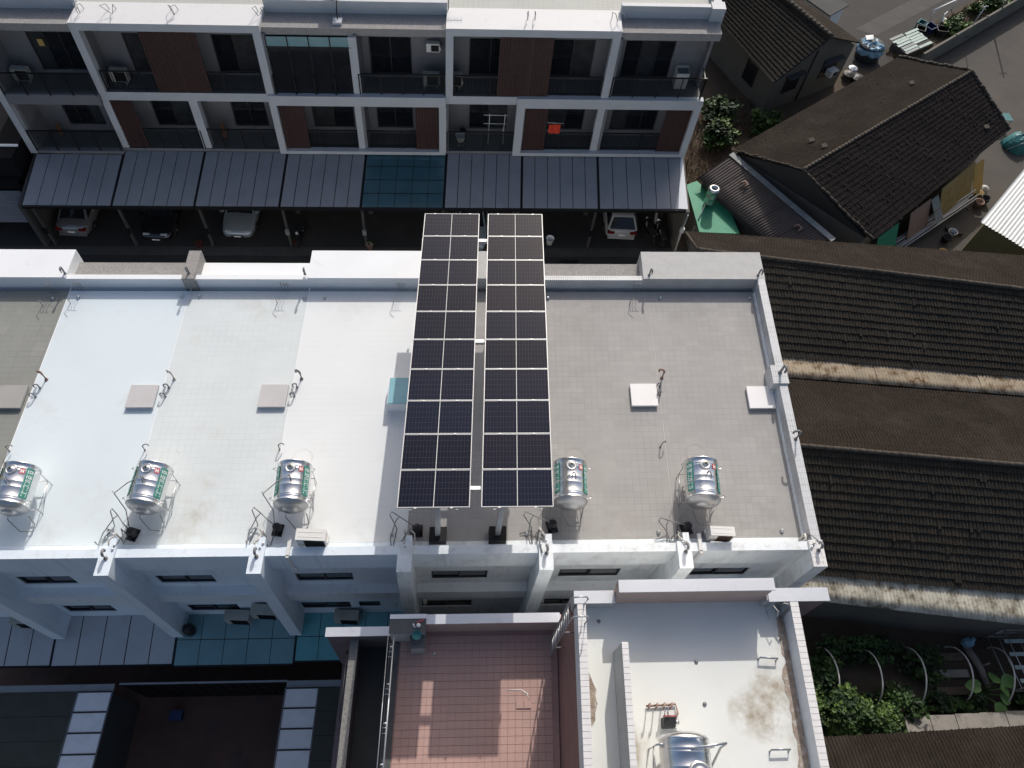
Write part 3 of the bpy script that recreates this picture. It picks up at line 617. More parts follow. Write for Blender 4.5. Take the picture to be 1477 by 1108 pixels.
for k,(u,lab) in enumerate(((-8.12,'tangled pipes at the pillar between the two left white roofs'),(-4.05,'tangled pipes at the pillar of the warm white roof'),(0.02,'tangled dark pipes at pillar left of solar posts'),(3.92,'tangled pipes at pillar right of solar posts'),(7.88,'tangled pipes at pillar below the far right tank'),(11.62,'valves and pipes on the tiled corner pillar'))): pipe_tangle(u,0.62 if k < 5 else 0.45,lab,k+11)

# air conditioner outdoor units
def make_ac(body='ac_white', grille='ac_grille', w=0.82, d=0.32, h=0.56, feet=True):
    """front grille towards -y"""
    r = thing('air_conditioner','', 'air conditioner', (0,0,0)); I = lambda x,y,z: Vector((x,y,z)); f = 0.10 if feet else 0.0
    b = MB(fn=I); b.box(-w/2,w/2,-d/2,d/2,f,f+h); b.build('casing', M[body], r)
    b = MB(fn=I); b.box(-w/2-0.008,w/2+0.008,-d/2-0.008,d/2+0.008,f+h,f+h+0.02); b.box(-w/2+0.05,w/2-0.05,-0.08,-0.06,f+h+0.02,f+h+0.026); b.box(-w/2+0.05,w/2-0.05,0.06,0.08,f+h+0.02,f+h+0.026); b.build('top_cover', M[body], r)
    g = MB(fn=I)
    g.box(-w/2+0.22,w/2-0.04,-d/2-0.012,-d/2-0.004,f+0.05,f+h-0.05)
    gr = g.build('grille', M[grille], r)
    g = MB(fn=I)
    for k in range(9): g.box(-w/2+0.22,w/2-0.04,-d/2-0.022,-d/2-0.013,f+0.06+k*(h-0.12)/8-0.006,f+0.06+k*(h-0.12)/8+0.006)
    g.build('grille_bars', M['dark_metal'], gr)
    if feet:
        for sx in (-1,1):
            g = MB(fn=I); g.box(sx*w*0.36-0.03,sx*w*0.36+0.03,-d/2-0.06,d/2+0.06,0,f); g.build('foot', M['galv'], r)
    g = MB(fn=I); g.box(w/2,w/2+0.05,-0.1,0.1,f+0.08,f+0.26); g.build('service_valve', M[body], r)
    return r
ac = make_ac(); ac.location = S(-2.62,0.48,RF+0.18); ac.rotation_euler = (0,0,ROTV); tag(ac,'white outdoor air conditioner on the warm white roof edge','air conditioner',"outdoor units of air conditioners")
ac2 = make_ac('ac_white','ac_rust',0.68,0.26,0.5); ac2.location = S(9.04,0.48,RF+0.18); ac2.rotation_euler = (0,0,ROTV); tag(ac2,'white outdoor air conditioner with rusty grille on grey roof edge','air conditioner',"outdoor units of air conditioners")
for n,(u,zz) in enumerate(((-2.62,0),(9.04,0))):
    b = MB()
    for dx in (-0.3,0.3): b.box(u+dx-0.03,u+dx+0.03,0.25,0.75,RF,RF+0.178)
    tag(b.build('mounting_rails', M['galv']), ('metal mounting rails under air conditioner on warm white roof','metal mounting rails under rusty air conditioner on grey roof')[n], 'mounting rails', 'rails carrying roof air conditioners')
    d = MB(); x = u-0.62; d.box(x-0.05,x+0.05,-0.03,0.5,11.0,11.07); d.box(x-0.04,x+0.04,-0.08,-0.002,10.0,11.07); d.box(x-0.03,x+0.10,-0.1,-0.02,9.8,9.998)
    tag(d.build('pipe_duct', M['ac_white']), ('white pipe duct bent over parapet by pillar of warm white roof','white pipe duct bent over parapet of the right grey roof')[n], 'pipe duct', 'pipe ducts over the near parapet')
for u,z,lab,m in ((-6.05,4.3,'weathered air conditioner hung left of a pair over the glass awning','ac_old'),(-5.0,4.95,'weathered air conditioner hung highest of the pair over the glass awning','ac_old'),(-2.3,4.1,'weathered air conditioner hung above the bright teal awning','ac_old'),(-13.3,4.25,'weathered air conditioner hung by facade at left picture edge','ac_old')):
    a = make_ac(m,'dark_metal',0.84,0.34,0.58,False); a.location = S(u,-0.02,z); a.rotation_euler = (0,0,ROTV); tag(a,lab,'air conditioner',"outdoor units of air conditioners")
    b = MB(fn=lambda x,y,w: Vector((x,y,w)))
    for sx in (-0.3,0.3): b.tube([(sx,0.22,-0.3),(sx,0.22,-0.02),(sx,-0.2,-0.02),(sx,0.22,-0.3)],0.018,5)
    bb = b.mesh('bracket', M['galv']); piece('bracket', bb, a)
# wall lights and outlets below the near parapet
for u,z,l in ((-0.55,5.2,'small round wall lamp left of the middle pillar'),(0.45,5.45,'small round wall lamp right of the middle pillar'),(4.5,5.45,'small round wall lamp right of the sunlit pillar')):
    b = MB(); b.sphere((u,0.14,z),0.06,7); b.box(u-0.07,u+0.07,0.17,0.249,z-0.07,z+0.07); tag(b.build('wall_lamp', M['pvc_pale']), l, 'wall lamp', 'small lamps on the shaded facade')
# ---------------------------------------------------------------- awnings on the near facade
def awning(u0, u1, vb, zb, vf, zf, cols, rows, panel, label, group, name='awning', gap=0.035, wide=0.05, beam='dark_metal', taper=0.0):
    """sloping awning from the wall (vb, zb) to its front edge (vf, zf); every sheet is a part"""
    root = thing(name, label, 'awning', S((u0+u1)/2, (vb+vf)/2, zf-0.3), group=group)
    def P(a, b, c): # a along 0..1, b 0 wall..1 front, c height
        return ((u0+(u1-u0)*a), vb+(vf-vb)*b, zb+(zf-zb)*b+c)
    w = (u1-u0)
    for i in range(cols):
        a0 = i/cols + (gap/2 if i else wide/2)/w; a1 = (i+1)/cols - (gap/2 if i < cols-1 else wide/2)/w
        for j in range(rows):
            b0, b1 = j/rows + (0.008 if j else 0), (j+1)/rows - (0.008 if j < rows-1 else 0)
            mb = MB(); dz = random.uniform(-0.004,0.004)
            mb.hexa([P(a0,b0,dz),P(a0,b1,dz),P(a1,b1,dz),P(a1,b0,dz)],[P(a0,b0,0.018+dz),P(a0,b1,0.018+dz),P(a1,b1,0.018+dz),P(a1,b0,0.018+dz)])
            mb.build('awning_sheet', M[panel], root)
    for i in range(cols+1):
        a = i/cols; h = (wide if i in (0,cols) else gap)/2/w*1.0
        mb = MB(); mb.hexa([P(a-h,0,-0.08),P(a-h,1,-0.08),P(a+h,1,-0.08),P(a+h,0,-0.08)],[P(a-h,0,0.004),P(a-h,1,0.004),P(a+h,1,0.004),P(a+h,0,0.004)]); mb.build('rafter', M[beam], root)
    mb = MB()
    mb.hexa([P(0,0.995,-0.16),P(0,1.03,-0.16),P(1,1.03,-0.16),P(1,0.995,-0.16)],[P(0,0.995,-0.005),P(0,1.03,-0.005),P(1,1.03,-0.005),P(1,0.995,-0.005)])
    mb.build('front_beam', M[beam], root)
    for j in range(1,rows):
        mb = MB(); b = j/rows; mb.hexa([P(0,b-0.008,-0.06),P(0,b+0.008,-0.06),P(1,b+0.008,-0.06),P(1,b-0.008,-0.06)],[P(0,b-0.008,0.002),P(0,b+0.008,0.002),P(1,b+0.008,0.002),P(1,b-0.008,0.002)]); mb.build('purlin', M[beam], root)
    return root
G1 = 'awnings below the near facade'
awning(-16.4,-12.52,0.24,4.0,-1.32,3.6,5,1,'near_awning_panel','pale sheet awning cut by left picture edge below near facade',G1)
awning(-12.48,-8.32,0.24,4.0,-1.34,3.6,5,1,'near_awning_panel','pale five sheet awning below the plain bluish white roof',G1)
awning(-8.27,-4.12,0.24,4.0,-1.40,3.6,5,2,'teal_glass','dark teal glass awning below the tile jointed white roof',G1,wide=0.05,gap=0.022)
awning(-4.08,-0.1,0.24,4.0,-1.32,3.65,5,2,'bright_teal_glass','bright teal glass awning below warm white roof',G1,wide=0.05,gap=0.022)
# ---------------------------------------------------------------- pink terrace house (near, below the row)
VB0 = -1.76
ph = thing('terrace_house', 'dark walled house with pink tiled roof terrace at bottom of picture', 'house', S(1.5,-5,0))
b = MB(); b.box(0.02,4.34,-9.0,VB0-0.22,6.0,10.26); b.box(-2.05,4.34,-9.0,VB0-0.22,0,6.0); b.build('wall', M['maroon_wall'], ph)
b = MB(); b.box(0.02,4.34,-9.0,VB0-0.002,10.262,10.284); b.build('terrace_bed', M['pink_grout'], ph)
b = MB(); b.box(0.56,4.34,VB0-0.21,VB0-0.02,9.0,11.22); b.build('parapet_wall', M['pink_wall'], ph)
b = MB(); b.box(0.60,4.30,VB0-0.235,VB0+0.02,11.222,11.25); b.box(0.60,4.30,VB0+0.004,VB0+0.02,11.08,11.221); b.build('parapet_capping', M['tin'], ph)
tm = MB(); tm.box(0.004,0.192,0.004,0.192,0.0,0.022); tmesh = tm.mesh('tile', M['pink_tile'])
cells = [(0.05+i*0.196, -8.952+j*0.196) for i in range(22) for j in range(36) if -8.952+j*0.196 < VB0-0.40]
cells = [c for c in cells if c[0]+0.19 < 4.33]
vis = sorted([c for c in cells if c[1] > -5.65], key=lambda c: c[1])
rest = MB(); lift = {(8,7),(9,7)}
for k,(u,v) in enumerate(vis):
    if k < 300:
        o = piece('floor_tile', tmesh, ph, S(u,v,10.282)-ORG[ph.name]); o.location.z += random.uniform(-0.0015,0.0015)
    else: rest.box(u+0.004,u+0.192,v+0.004,v+0.192,10.282,10.304)
for u,v in cells:
    if v <= -5.65: rest.box(u+0.004,u+0.192,v+0.004,v+0.192,10.282,10.304)
rest.build('floor_tiles', M['pink_tile'], ph, kind='stuff')
b = MB(); b.box(0.6,4.28,VB0-0.018,VB0+0.002,5.0,11.07); b.build('bounce_panel', M['white_paint'], ph)  # unseen white panel, added to bounce sunlight onto the near facade
# granite topped block with a narrower counter
b = MB(); b.box(-0.20,0.72,VB0-0.45,VB0-0.02,8.6,11.26); b.build('corner_block', M['pebble_pale'], ph)
b = MB(); b.box(-0.22,0.74,VB0-0.47,VB0-0.10,11.262,11.30); b.box(-0.22,0.74,VB0-0.098,VB0+0.02,11.262,11.31,1); b.build('block_top', [M['granite'], M['tin']], ph)
b = MB(); b.box(0.36,0.72,VB0-0.78,VB0-0.452,10.285,11.0); b.build('counter', M['pebble_pale'], ph)
b = MB(); b.box(0.33,0.75,VB0-0.80,VB0-0.472,11.002,11.04); b.build('counter_top', M['granite'], ph)
# dark gutter ledge and the glazed rail with steel clamps
b = MB(); b.box(-0.26,0.018,-9.0,VB0-0.48,8.6,10.30); b.build('edge_ledge', M['granite'], ph)
def rail_run(u,z,r,m):
    t = MB(); t.tube([(u,VB0-0.5,z),(u,-7.5,z)],r,8); t.build('hand_rail', M[m], ph)
rail_run(-0.08,11.25,0.022,'galv'); rail_run(-0.235,11.2,0.012,'galv')
for k in range(4):
    v = -2.55-0.92*k
    p = MB(); p.tube([(-0.16,v,10.30),(-0.16,v,11.2),(-0.09,v,11.24)],0.02,7); p.tube([(-0.21,v-0.07,10.95),(-0.09,v-0.07,10.95)],0.014,6); p.tube([(-0.21,v-0.2,10.95),(-0.11,v-0.2,10.95)],0.014,6); p.build('rail_post', M['steel_dull'], ph)
    g = MB(); g.box(-0.168,-0.156,v-0.82,v-0.08,10.36,11.1); g.build('glass_pane', M['glass_dark'], ph)
# lower balcony on the left: floor, parapet with pale top strip, cap wall
b = MB(); b.box(-1.2,-0.262,-9.0,VB0-0.22,6.0,8.5); b.build('balcony_floor', M['dark_floor'], ph)
b = MB(); b.box(-2.05,-0.21,VB0-0.21,VB0-0.0,6.0,10.0); b.build('back_parapet', M['maroon_wall'], ph)
b = MB(); b.box(-2.08,-0.23,VB0-0.235,VB0+0.02,10.0,10.03); b.build('back_capping', M['tin'], ph)
b = MB(); b.box(-1.42,-1.2,-9.0,VB0-0.22,6.0,9.58); b.build('side_parapet', M['maroon_wall'], ph)
b = MB(); b.box(-1.42,-1.19,-9.0,VB0-0.222,9.582,9.61); b.build('side_top', M['granite_pale'], ph)
b = MB(); b.tube([(-1.47,-2.3,9.3),(-1.47,-2.3,9.7),(-1.47,-4.1,9.7),(-1.47,-4.1,9.3)],0.016,6); b.build('outer_rail', M['dark_metal'], ph)
for k in range(12):
    b = MB(); v = -3.1-0.2*k; b.box(-0.36,-0.27,v,v+0.1,8.5,9.0); b.build('drip_block', M['granite_pale'], ph)
fd = MB(); fd.lathe([(0.05,0),(0.05,0.02),(0.03,0.035)],(0.98,-2.55,10.304),n=10); tag(fd.build('floor_drain', M['pvc_pale']),'small drain in the pink tiled terrace','roof drain')
# things left on the block
bb = MB(); bb.lathe([(0.03,0.0),(0.11,0.0),(0.13,0.06),(0.12,0.065),(0.10,0.015),(0.01,0.014)],(0.52,-2.30,11.302),n=16); tag(bb.build('basin', M['plastic_teal']),'pale teal plastic basin on the granite counter','basin')
bb = MB(); bb.sphere((0.55,-2.05,11.36),0.06,8); tag(bb.build('ball', M['band_white']),'small white ball on granite block','ball')
bb = MB(); bb.tube([(0.50,-1.98,11.33),(0.68,-1.90,11.36)],[0.03,0.012],7); tag(bb.build('brush', M['emblem_red']),'small red brush on granite block','brush')
bb = MB(); bb.tube([(0.40,-2.0,11.32),(0.46,-2.1,11.33)],0.02,6); tag(bb.build('bottle', M['band_white']),'small pale bottle on granite block','bottle')
# loose tiles and a chalky trickle on the terrace
for k,(u,v) in enumerate(((3.21,-3.98),(3.41,-3.98))):
    o = MB(); o.box(u,u+0.19,v,v+0.19,10.304,10.33); tag(o.build('loose_tile', M['pink_tile']),('left loose pink tile lying on the terrace','right loose pink tile lying on the terrace')[k],'tile','loose tiles on the terrace')
o = MB(); o.tube([(2.95,-3.52,10.306),(3.35,-3.52,10.306),(3.5,-3.62,10.306),(3.55,-3.78,10.306)],[0.008,0.012,0.018,0.008],5); tag(o.build('string', M['band_white']),'white string lying on pink terrace tiles','string')

# ---------------------------------------------------------------- white roofed house with the ladder
wh = thing('white_roofed_house', 'tall house with white painted flat roof at bottom right', 'house', S(7,-5,0))
R2 = 13.5
b = MB(); b.box(4.36,9.62,-9.0,-1.98,0,13.3); b.build('wall', M['wine_wall'], wh)
b = MB(); b.box(4.30,10.30,-1.978,-1.955,5.0,13.28); b.build('bounce_panel', M['white_paint'], wh)  # white back face out of view, added to brighten the facade opposite
b = MB(); b.box(4.36,9.62,-9.0,-2.0,13.302,R2); b.build('roof_surface', M['terrace_white'], wh)
for (a,c) in ((4.36,4.52),(9.40,9.58)):
    b = MB(); b.box(a,c,-9.0,-2.24,R2,14.0); b.build('parapet', M['white_paint'], wh)
b = MB(); b.box(5.22,5.36,-9.0,-3.25,R2,14.5); b.build('dividing_wall', M['cap_tile_white'], wh)
defm('small_tile_grey', (0.42,0.42,0.41), 0.5, var=0.08, scale=4, fine=0.25, fscale=22)
b = MB(); b.box(5.216,5.2195,-8.99,-3.26,R2+0.01,14.49); b.build('tile_facing', M['small_tile_grey'], wh)
ct = MB(); ct.box(0.003,0.197,0.004,0.126,0,0.02); ctm = ct.mesh('cap_tile', M['cap_tile_white'])
c2 = MB(); c2.box(0.002,0.146,0.004,0.126,0,0.02); c2m = c2.mesh('cap_tile', M['cap_tile_white'])
for (a,z,me,v0) in ((4.34,14.0,ctm,-2.40),(9.39,14.0,ctm,-2.40),(5.216,14.5,c2m,-3.40)):
    for k in range(28):
        v = v0-0.13*k
        if v < -6.3: break
        o = piece('cap_tile', me, wh, S(a,v,z)-ORG[wh.name]); o.location.z += random.uniform(0,0.004)
b = MB(); b.box(4.30,5.265,-2.22,-2.0,13.3,14.0); b.build('street_parapet', M['pebble_pale'], wh)
b = MB(); b.box(8.865,10.33,-2.24,-2.0,12.2,14.0); b.build('street_parapet', M['pebble_pale'], wh)
b = MB(); b.box(9.62,10.30,-2.26,-2.1,0,13.95); b.build('wing_wall', M['maroon_wall'], wh)
b = MB(); b.box(4.27,5.23,-2.26,-1.96,14.002,14.03); b.build('parapet_capping', M['tin'], wh)
b = MB(); b.box(8.9,10.36,-2.28,-1.96,14.002,14.03); b.build('parapet_capping', M['tin'], wh)
b = MB(); b.box(5.27,8.86,-2.13,-1.89,13.3,14.48); b.build('raised_parapet', M['pink_wall'], wh)
b = MB(); b.box(5.24,8.89,-2.15,-1.86,14.482,14.52); b.box(5.24,8.89,-1.875,-1.86,14.1,14.481); b.build('raised_capping', M['tin'], wh)
# bare cement where the coating has come away
def patch(pts, z, m, name, parent):
    mb = MB(); mb.prism(pts, z, z+0.014); return mb.build(name, M[m], parent)
rn = random.Random(5)
pl = [(4.53,-3.55),(4.60,-3.62),(4.66,-3.78),(4.72,-3.95),(4.78,-4.08),(4.75,-4.2),(4.79,-4.38),(4.73,-4.55),(4.72,-4.72),(4.62,-4.85),(4.53,-4.98)]
patch(pl, R2, 'brown_cement', 'bare_cement', wh)
pr = [(9.39,-2.45)]+[(9.39-0.10-0.10*rn.random()-(0.08 if k>6 else 0), -2.5-k*0.17) for k in range(20)]+[(9.39,-5.9)]
patch(pr, R2, 'brown_cement', 'bare_cement_strip', wh)
def blot_mat():
    """brown puddle stain with its own outline, fading into the white coating"""
    m = mat('puddle_stain', (0.725,0.735,0.70), 0.7, var=0.04, scale=0.8)
    N = m.node_tree.nodes; L = m.node_tree.links; B = N['Principled BSDF']; src = B.inputs['Base Color'].links[0].from_socket
    a = N.new('ShaderNodeAttribute'); a.attribute_name = 'blot'
    g = N.new('ShaderNodeNewGeometry'); n = N.new('ShaderNodeTexNoise'); n.inputs['Scale'].default_value = 2.2; n.inputs['Detail'].default_value = 7; n.inputs['Roughness'].default_value = 0.65; L.new(g.outputs['Position'], n.inputs['Vector'])
    mm = N.new('ShaderNodeMath'); mm.operation = 'MULTIPLY'; L.new(a.outputs['Fac'], mm.inputs[0])
    r = N.new('ShaderNodeMapRange'); r.inputs[1].default_value = 0.36; r.inputs[2].default_value = 0.66; L.new(n.outputs['Fac'], r.inputs[0]); L.new(r.outputs[0], mm.inputs[1])
    x = N.new('ShaderNodeMix'); x.data_type = 'RGBA'; L.new(mm.outputs[0], x.inputs[0]); L.new(src, x.inputs[6]); x.inputs[7].default_value = (0.31,0.25,0.165,1); L.new(x.outputs[2], B.inputs['Base Color'])
    return m
M['puddle_stain'] = blot_mat()
def stain(u0,u1,v0,v1,cen,name):
    mb = MB(); n = 72; vals = []
    for j in range(n+1):
        for i in range(n+1):
            u = u0+(u1-u0)*i/n; v = v0+(v1-v0)*j/n; mb.v.append(S(u,v,R2+0.004))
            w = 0
            for (cu,cv,ru,rv,k) in cen: w = max(w, k*max(0,1-((u-cu)/ru)**2-((v-cv)/rv)**2)**0.7)
            vals.append(w)
    for j in range(n):
        for i in range(n): q = j*(n+1)+i; mb.f.append([q,q+1,q+n+2,q+n+1]); mb.m.append(0); mb.s.append(False)
    o = mb.build(name, M['puddle_stain'], wh); at = o.data.attributes.new('blot','FLOAT','POINT'); at.data.foreach_set('value', vals)
stain(4.522,9.398,-8.9,-2.25,[(8.75,-4.25,0.5,0.75,1.15),(8.3,-4.6,0.6,0.55,1.0),(8.95,-3.75,0.35,0.35,0.8),(8.6,-4.8,0.5,0.5,1.2),(9.2,-4.6,0.3,1.2,0.6),(5.55,-5.3,0.18,0.6,0.9),(5.75,-5.2,0.2,0.3,0.4),(9.25,-3.0,0.2,0.6,0.5)],'roof_coating')

def bar_handle(u0,u1,v,z,label,tilt=0.0):
    mb = MB(); mb.tube([(u0,v-0.02,z),(u0,v,z+0.14),(u1,v+tilt,z+0.14),(u1,v+tilt-0.02,z)],0.022,7)
    tag(mb.build('bar_handle', M['galv']), label, 'bar handle', 'steel bar handles set in the white roof')
bar_handle(8.62,9.03,-3.46,R2,'steel bar handle near the shaded part of white roof',-0.03); bar_handle(8.55,8.97,-5.40,R2,'steel bar handle near the bottom edge of white roof')
r = thing('pipe_manifold','row of four hooked copper brown pipes on white roof','pipes',S(6.1,-4.45,R2))
b = MB(); b.tube([(5.88,-4.45,R2+0.06),(6.55,-4.42,R2+0.06),(6.57,-4.62,R2+0.10),(6.50,-4.72,R2+0.14)],0.024,7); b.build('main_pipe', M['rust_pipe'], r)
for k in range(4):
    u = 5.90+k*0.165; b = MB(); b.tube([(u,-4.45,R2+0.05),(u,-4.44,R2+0.36),(u-0.02,-4.48,R2+0.42),(u-0.05,-4.53,R2+0.42),(u-0.06,-4.56,R2+0.34)],0.019,6); b.build('riser', M['rust_pipe'], r)
r = thing('pump_box','black pump box beside the hooked pipes on white roof','water pump',S(6.33,-4.78,R2))
b = MB(); b.hexa([(6.19,-4.92,R2+0.02),(6.47,-4.92,R2+0.02),(6.49,-4.70,R2+0.02),(6.20,-4.70,R2+0.02)],[(6.20,-4.91,R2+0.24),(6.46,-4.91,R2+0.24),(6.47,-4.71,R2+0.26),(6.21,-4.71,R2+0.26)]); b.build('casing', M['black_plastic'], r)
b = MB(); b.box(6.2,6.46,-4.70,-4.675,R2+0.2,R2+0.27); b.build('red_edge', M['emblem_red'], r)
b = MB(); b.lathe([(0.05,0),(0.05,0.08)],(6.48,-4.8,R2+0.14),(1,0,0),10); b.tube([(6.24,-4.68,R2+0.2),(6.2,-4.62,R2+0.4),(6.25,-4.6,R2+0.42),(6.3,-4.66,R2+0.3)],0.014,6); b.build('inlet', M['steel_dull'], r)
for k,(u,v) in enumerate(((4.92,-2.55),(7.15,-3.5),(7.23,-4.42))):
    b = MB(); b.lathe([(0.045,0),(0.045,0.03),(0.02,0.05)],(u,v,R2),n=9); tag(b.build('floor_drain', M['pvc_grey']),('small drain in the shaded left corner of white roof','small drain at the shadow edge of white roof','small drain in middle of the sunlit white roof')[k],'roof drain','small drains in the white roof')
b = MB(); b.tube([(9.25,-2.30,R2),(9.25,-2.32,R2+0.5),(9.33,-2.36,R2+0.56),(9.38,-2.42,R2+0.45),(9.33,-2.5,R2+0.05)],0.03,7); b.sphere((9.22,-2.42,R2+0.2),0.07,7); tag(b.build('vent_pipe', M['pvc_grey']),'bent pipe in the right corner behind the white roof','vent pipe')
b = MB(); b.tube([(9.0,-2.3,R2),(9.0,-2.33,R2+0.45),(9.08,-2.5,R2+0.5),(9.1,-2.6,R2+0.35)],0.012,5); b.tube([(9.0,-2.35,R2),(9.02,-2.6,R2+0.1)],0.01,5); tag(b.build('wire_hooks', M['pvc_pale']),'thin bent wires near the right corner of white roof','wire hooks')
# the big upright tank cut off by the bottom edge
r = thing('water_tank','big steel water tank lying at bottom edge on the white roof','water tank',S(6.45,-5.75,R2),ROTV)
I = lambda x,y,z: Vector((x,y,z)); Rr, L2, zc = 0.52, 1.25, 0.75
b = MB(fn=I); prof = [(0.02,-0.12),(0.3,-0.1),(Rr-0.02,0),(Rr,0.03)]
for c in (0.25,0.32,0.6,0.67,0.95,1.02): prof += [(Rr,c-0.02),(Rr+0.012,c),(Rr,c+0.02)]
prof += [(Rr,L2-0.06),(Rr+0.012,L2-0.05),(Rr+0.012,L2-0.02),(Rr-0.05,L2+0.05),(0.3,L2+0.11),(0.02,L2+0.12)]
def lathe_rel(b, prof, o, ax, n, ref=(1,0,0)): b.lathe(prof, o, ax, n, ref=ref)
b.lathe(prof,(0,-0.7,zc),(0,1,0),40,ref=(1,0,0)); piece('tank_shell', b.mesh('tank_shell', M['steel']), r)
b = MB(fn=I); b.lathe([(0.24,-0.02),(0.24,0.03),(0.19,0.06),(0.17,0.045),(0.12,0.06),(0.04,0.07),(0.005,0.075)],(0.12,-0.15,zc+Rr),(0,0,1),24); piece('lid', b.mesh('lid', M['steel_dull']), r)
for sx in (-1,1):
    b = MB(fn=I)
    for yy in (-0.55,0.4): b.tube([(sx*0.58,yy,0),(sx*0.60,yy,zc+0.1),(sx*0.5,yy,zc+0.2)],0.022,6)
    b.tube([(sx*0.59,-0.55,0.5),(sx*0.59,0.4,0.5)],0.018,6); b.tube([(sx*0.59,-0.55,0.1),(sx*0.59,0.4,0.5)],0.016,6)
    piece('stand', b.mesh('stand', M['steel_dull']), r)
b = MB(fn=I); b.tube([(0.0,0.3,zc+Rr+0.02),(0.45,0.38,zc+Rr+0.06),(0.72,0.42,zc+Rr+0.04),(0.70,0.36,zc+0.2),(0.55,-0.2,0.1)],0.026,7); piece('inlet_pipe', b.mesh('inlet_pipe', M['steel_dull']), r)
# steel ladder fixed to the wall
r = thing('ladder','steel ladder climbing from the pink terrace to the white roof','ladder',S(4.13,-2.5,10.3))
for k,v in enumerate((-2.72,-2.28)):
    b = MB(); b.tube([(4.12,v,10.45),(4.12,v,14.45),(4.16,v,14.62),(4.30,v,14.68),(4.46,v,14.66),(4.52,v,14.5),(4.50,v,14.02)],0.02,8); b.build('ladder_rail', M['galv'], r)
    for z in (11.6,13.2):
        b = MB(); b.tube([(4.12,v,z),(4.358,v,z)],0.018,6); b.build('bracket', M['steel_dull'], r)
for k in range(12):
    b = MB(); b.tube([(4.12,-2.70,10.7+0.3*k),(4.12,-2.30,10.7+0.3*k)],0.012,6); b.build('rung', M['galv'], r)

# ---------------------------------------------------------------- yard below the awnings at lower left
sheet('back_lane', [(-30,-9.5),(-2.06,-9.5),(-2.06,0.2),(-30,0.2)], 0.006, 'brown_yard')
def shed(u0,u1,uc0,uc1,label,flip):
    """dark roofed lean-to with a run of clear sheets along one side"""
    r = thing('lean_to_shed', label, 'shed', S((u0+u1)/2,-5,0), group='dark sheds with clear roof strips')
    z = 3.0
    v0 = -2.12
    w = MB(); w.box(u0+0.05,u1-0.05,-9.4,v0-0.02,0,2.7); w.build('wall', M['dark_wall'], r)
    w = MB(); a,b = (uc1+0.02,u1) if uc0 <= u0+0.01 else (u0,uc0-0.02); 
    n = 4
    for k in range(9):
        q = MB(); q.box(a,b,v0-(k+1)*0.78+0.01,v0-k*0.78,z,z+0.04); q.build('roof_sheet', M['shed_dark'], r)
        q = MB(); q.box(uc0+0.02,uc1-0.02,v0-(k+1)*0.66+0.03,v0-k*0.66-0.03,z+0.0,z+0.025)
        if k < 8:
            q.build('clear_sheet', M['clear_sheet'], r)
            s = MB(); s.box(uc0,uc1,v0-k*0.66-0.025,v0-k*0.66+0.025,z-0.04,z+0.045); s.build('glazing_bar', M['charcoal_frame'], r)
    s = MB(); s.box(uc0-0.03,uc0+0.015,-8.2,v0,z-0.05,z+0.05); s.box(uc1-0.015,uc1+0.03,-8.2,v0,z-0.05,z+0.05); s.build('edge_bar', M['gate_metal'], r)
    s = MB(); s.box(min(u0,uc0),max(u1,uc1),v0+0.03,v0+0.26,z-0.1,z-0.02); s.build('front_strip', M['tin_dark'], r)
    return r
defm('clear_sheet', (0.80,0.79,0.81), 0.4, var=0.06, scale=2.5, stain=((0.66,0.66,0.68),3,0.55,0.8))
defm('shed_dark', (0.05,0.053,0.042), 0.6, var=0.15)
defm('tin_dark', (0.28,0.30,0.32), 0.5, var=0.1)
shed(-14.6,-10.38,-11.55,-10.38,'dark shed with clear sheets along its right side at lower left',False)
shed(-4.36,-2.1,-4.36,-3.22,'dark shed with clear sheets along its left side beside the terrace house',True)
r = thing('yard_gate','dark metal gate and rail between the sheds','gate',S(-7.4,-1.9,0))
g = MB(); g.box(-10.3,-4.4,-1.86,-1.80,2.72,2.80); g.build('top_rail', M['tin_dark'], r)
for k in range(14):
    g = MB(); u = -10.2+k*0.42; g.box(u,u+0.38,-1.86,-1.83,0.1,2.71); g.build('gate_board', M['dark_metal'], r)
bx = MB(); bx.box(-9.1,-8.7,-2.7,-2.4,0,0.3); bx.box(-9.13,-8.67,-2.73,-2.37,0.3,0.34); tag(bx.build('plastic_crate', M['plastic_blue']),'dull blue plastic crate in the dark brown yard','crate')
bt = MB(); bt.lathe([(0.12,0),(0.16,0.3),(0.15,0.31),(0.11,0.02),(0.01,0.02)],(-12.3,-0.35,4.05),n=14); tag(bt.build('bucket', M['black_plastic']),'black bucket on the pale awning by facade pillar','bucket')
jt = MB(); jt.lathe([(0.16,0),(0.2,0.1),(0.2,0.42),(0.12,0.52),(0.1,0.55),(0.01,0.56)],(-7.75,-0.35,4.02),n=14); tag(jt.build('jar', M['black_plastic']),'dark jar standing on the glass awning by pillar','jar')
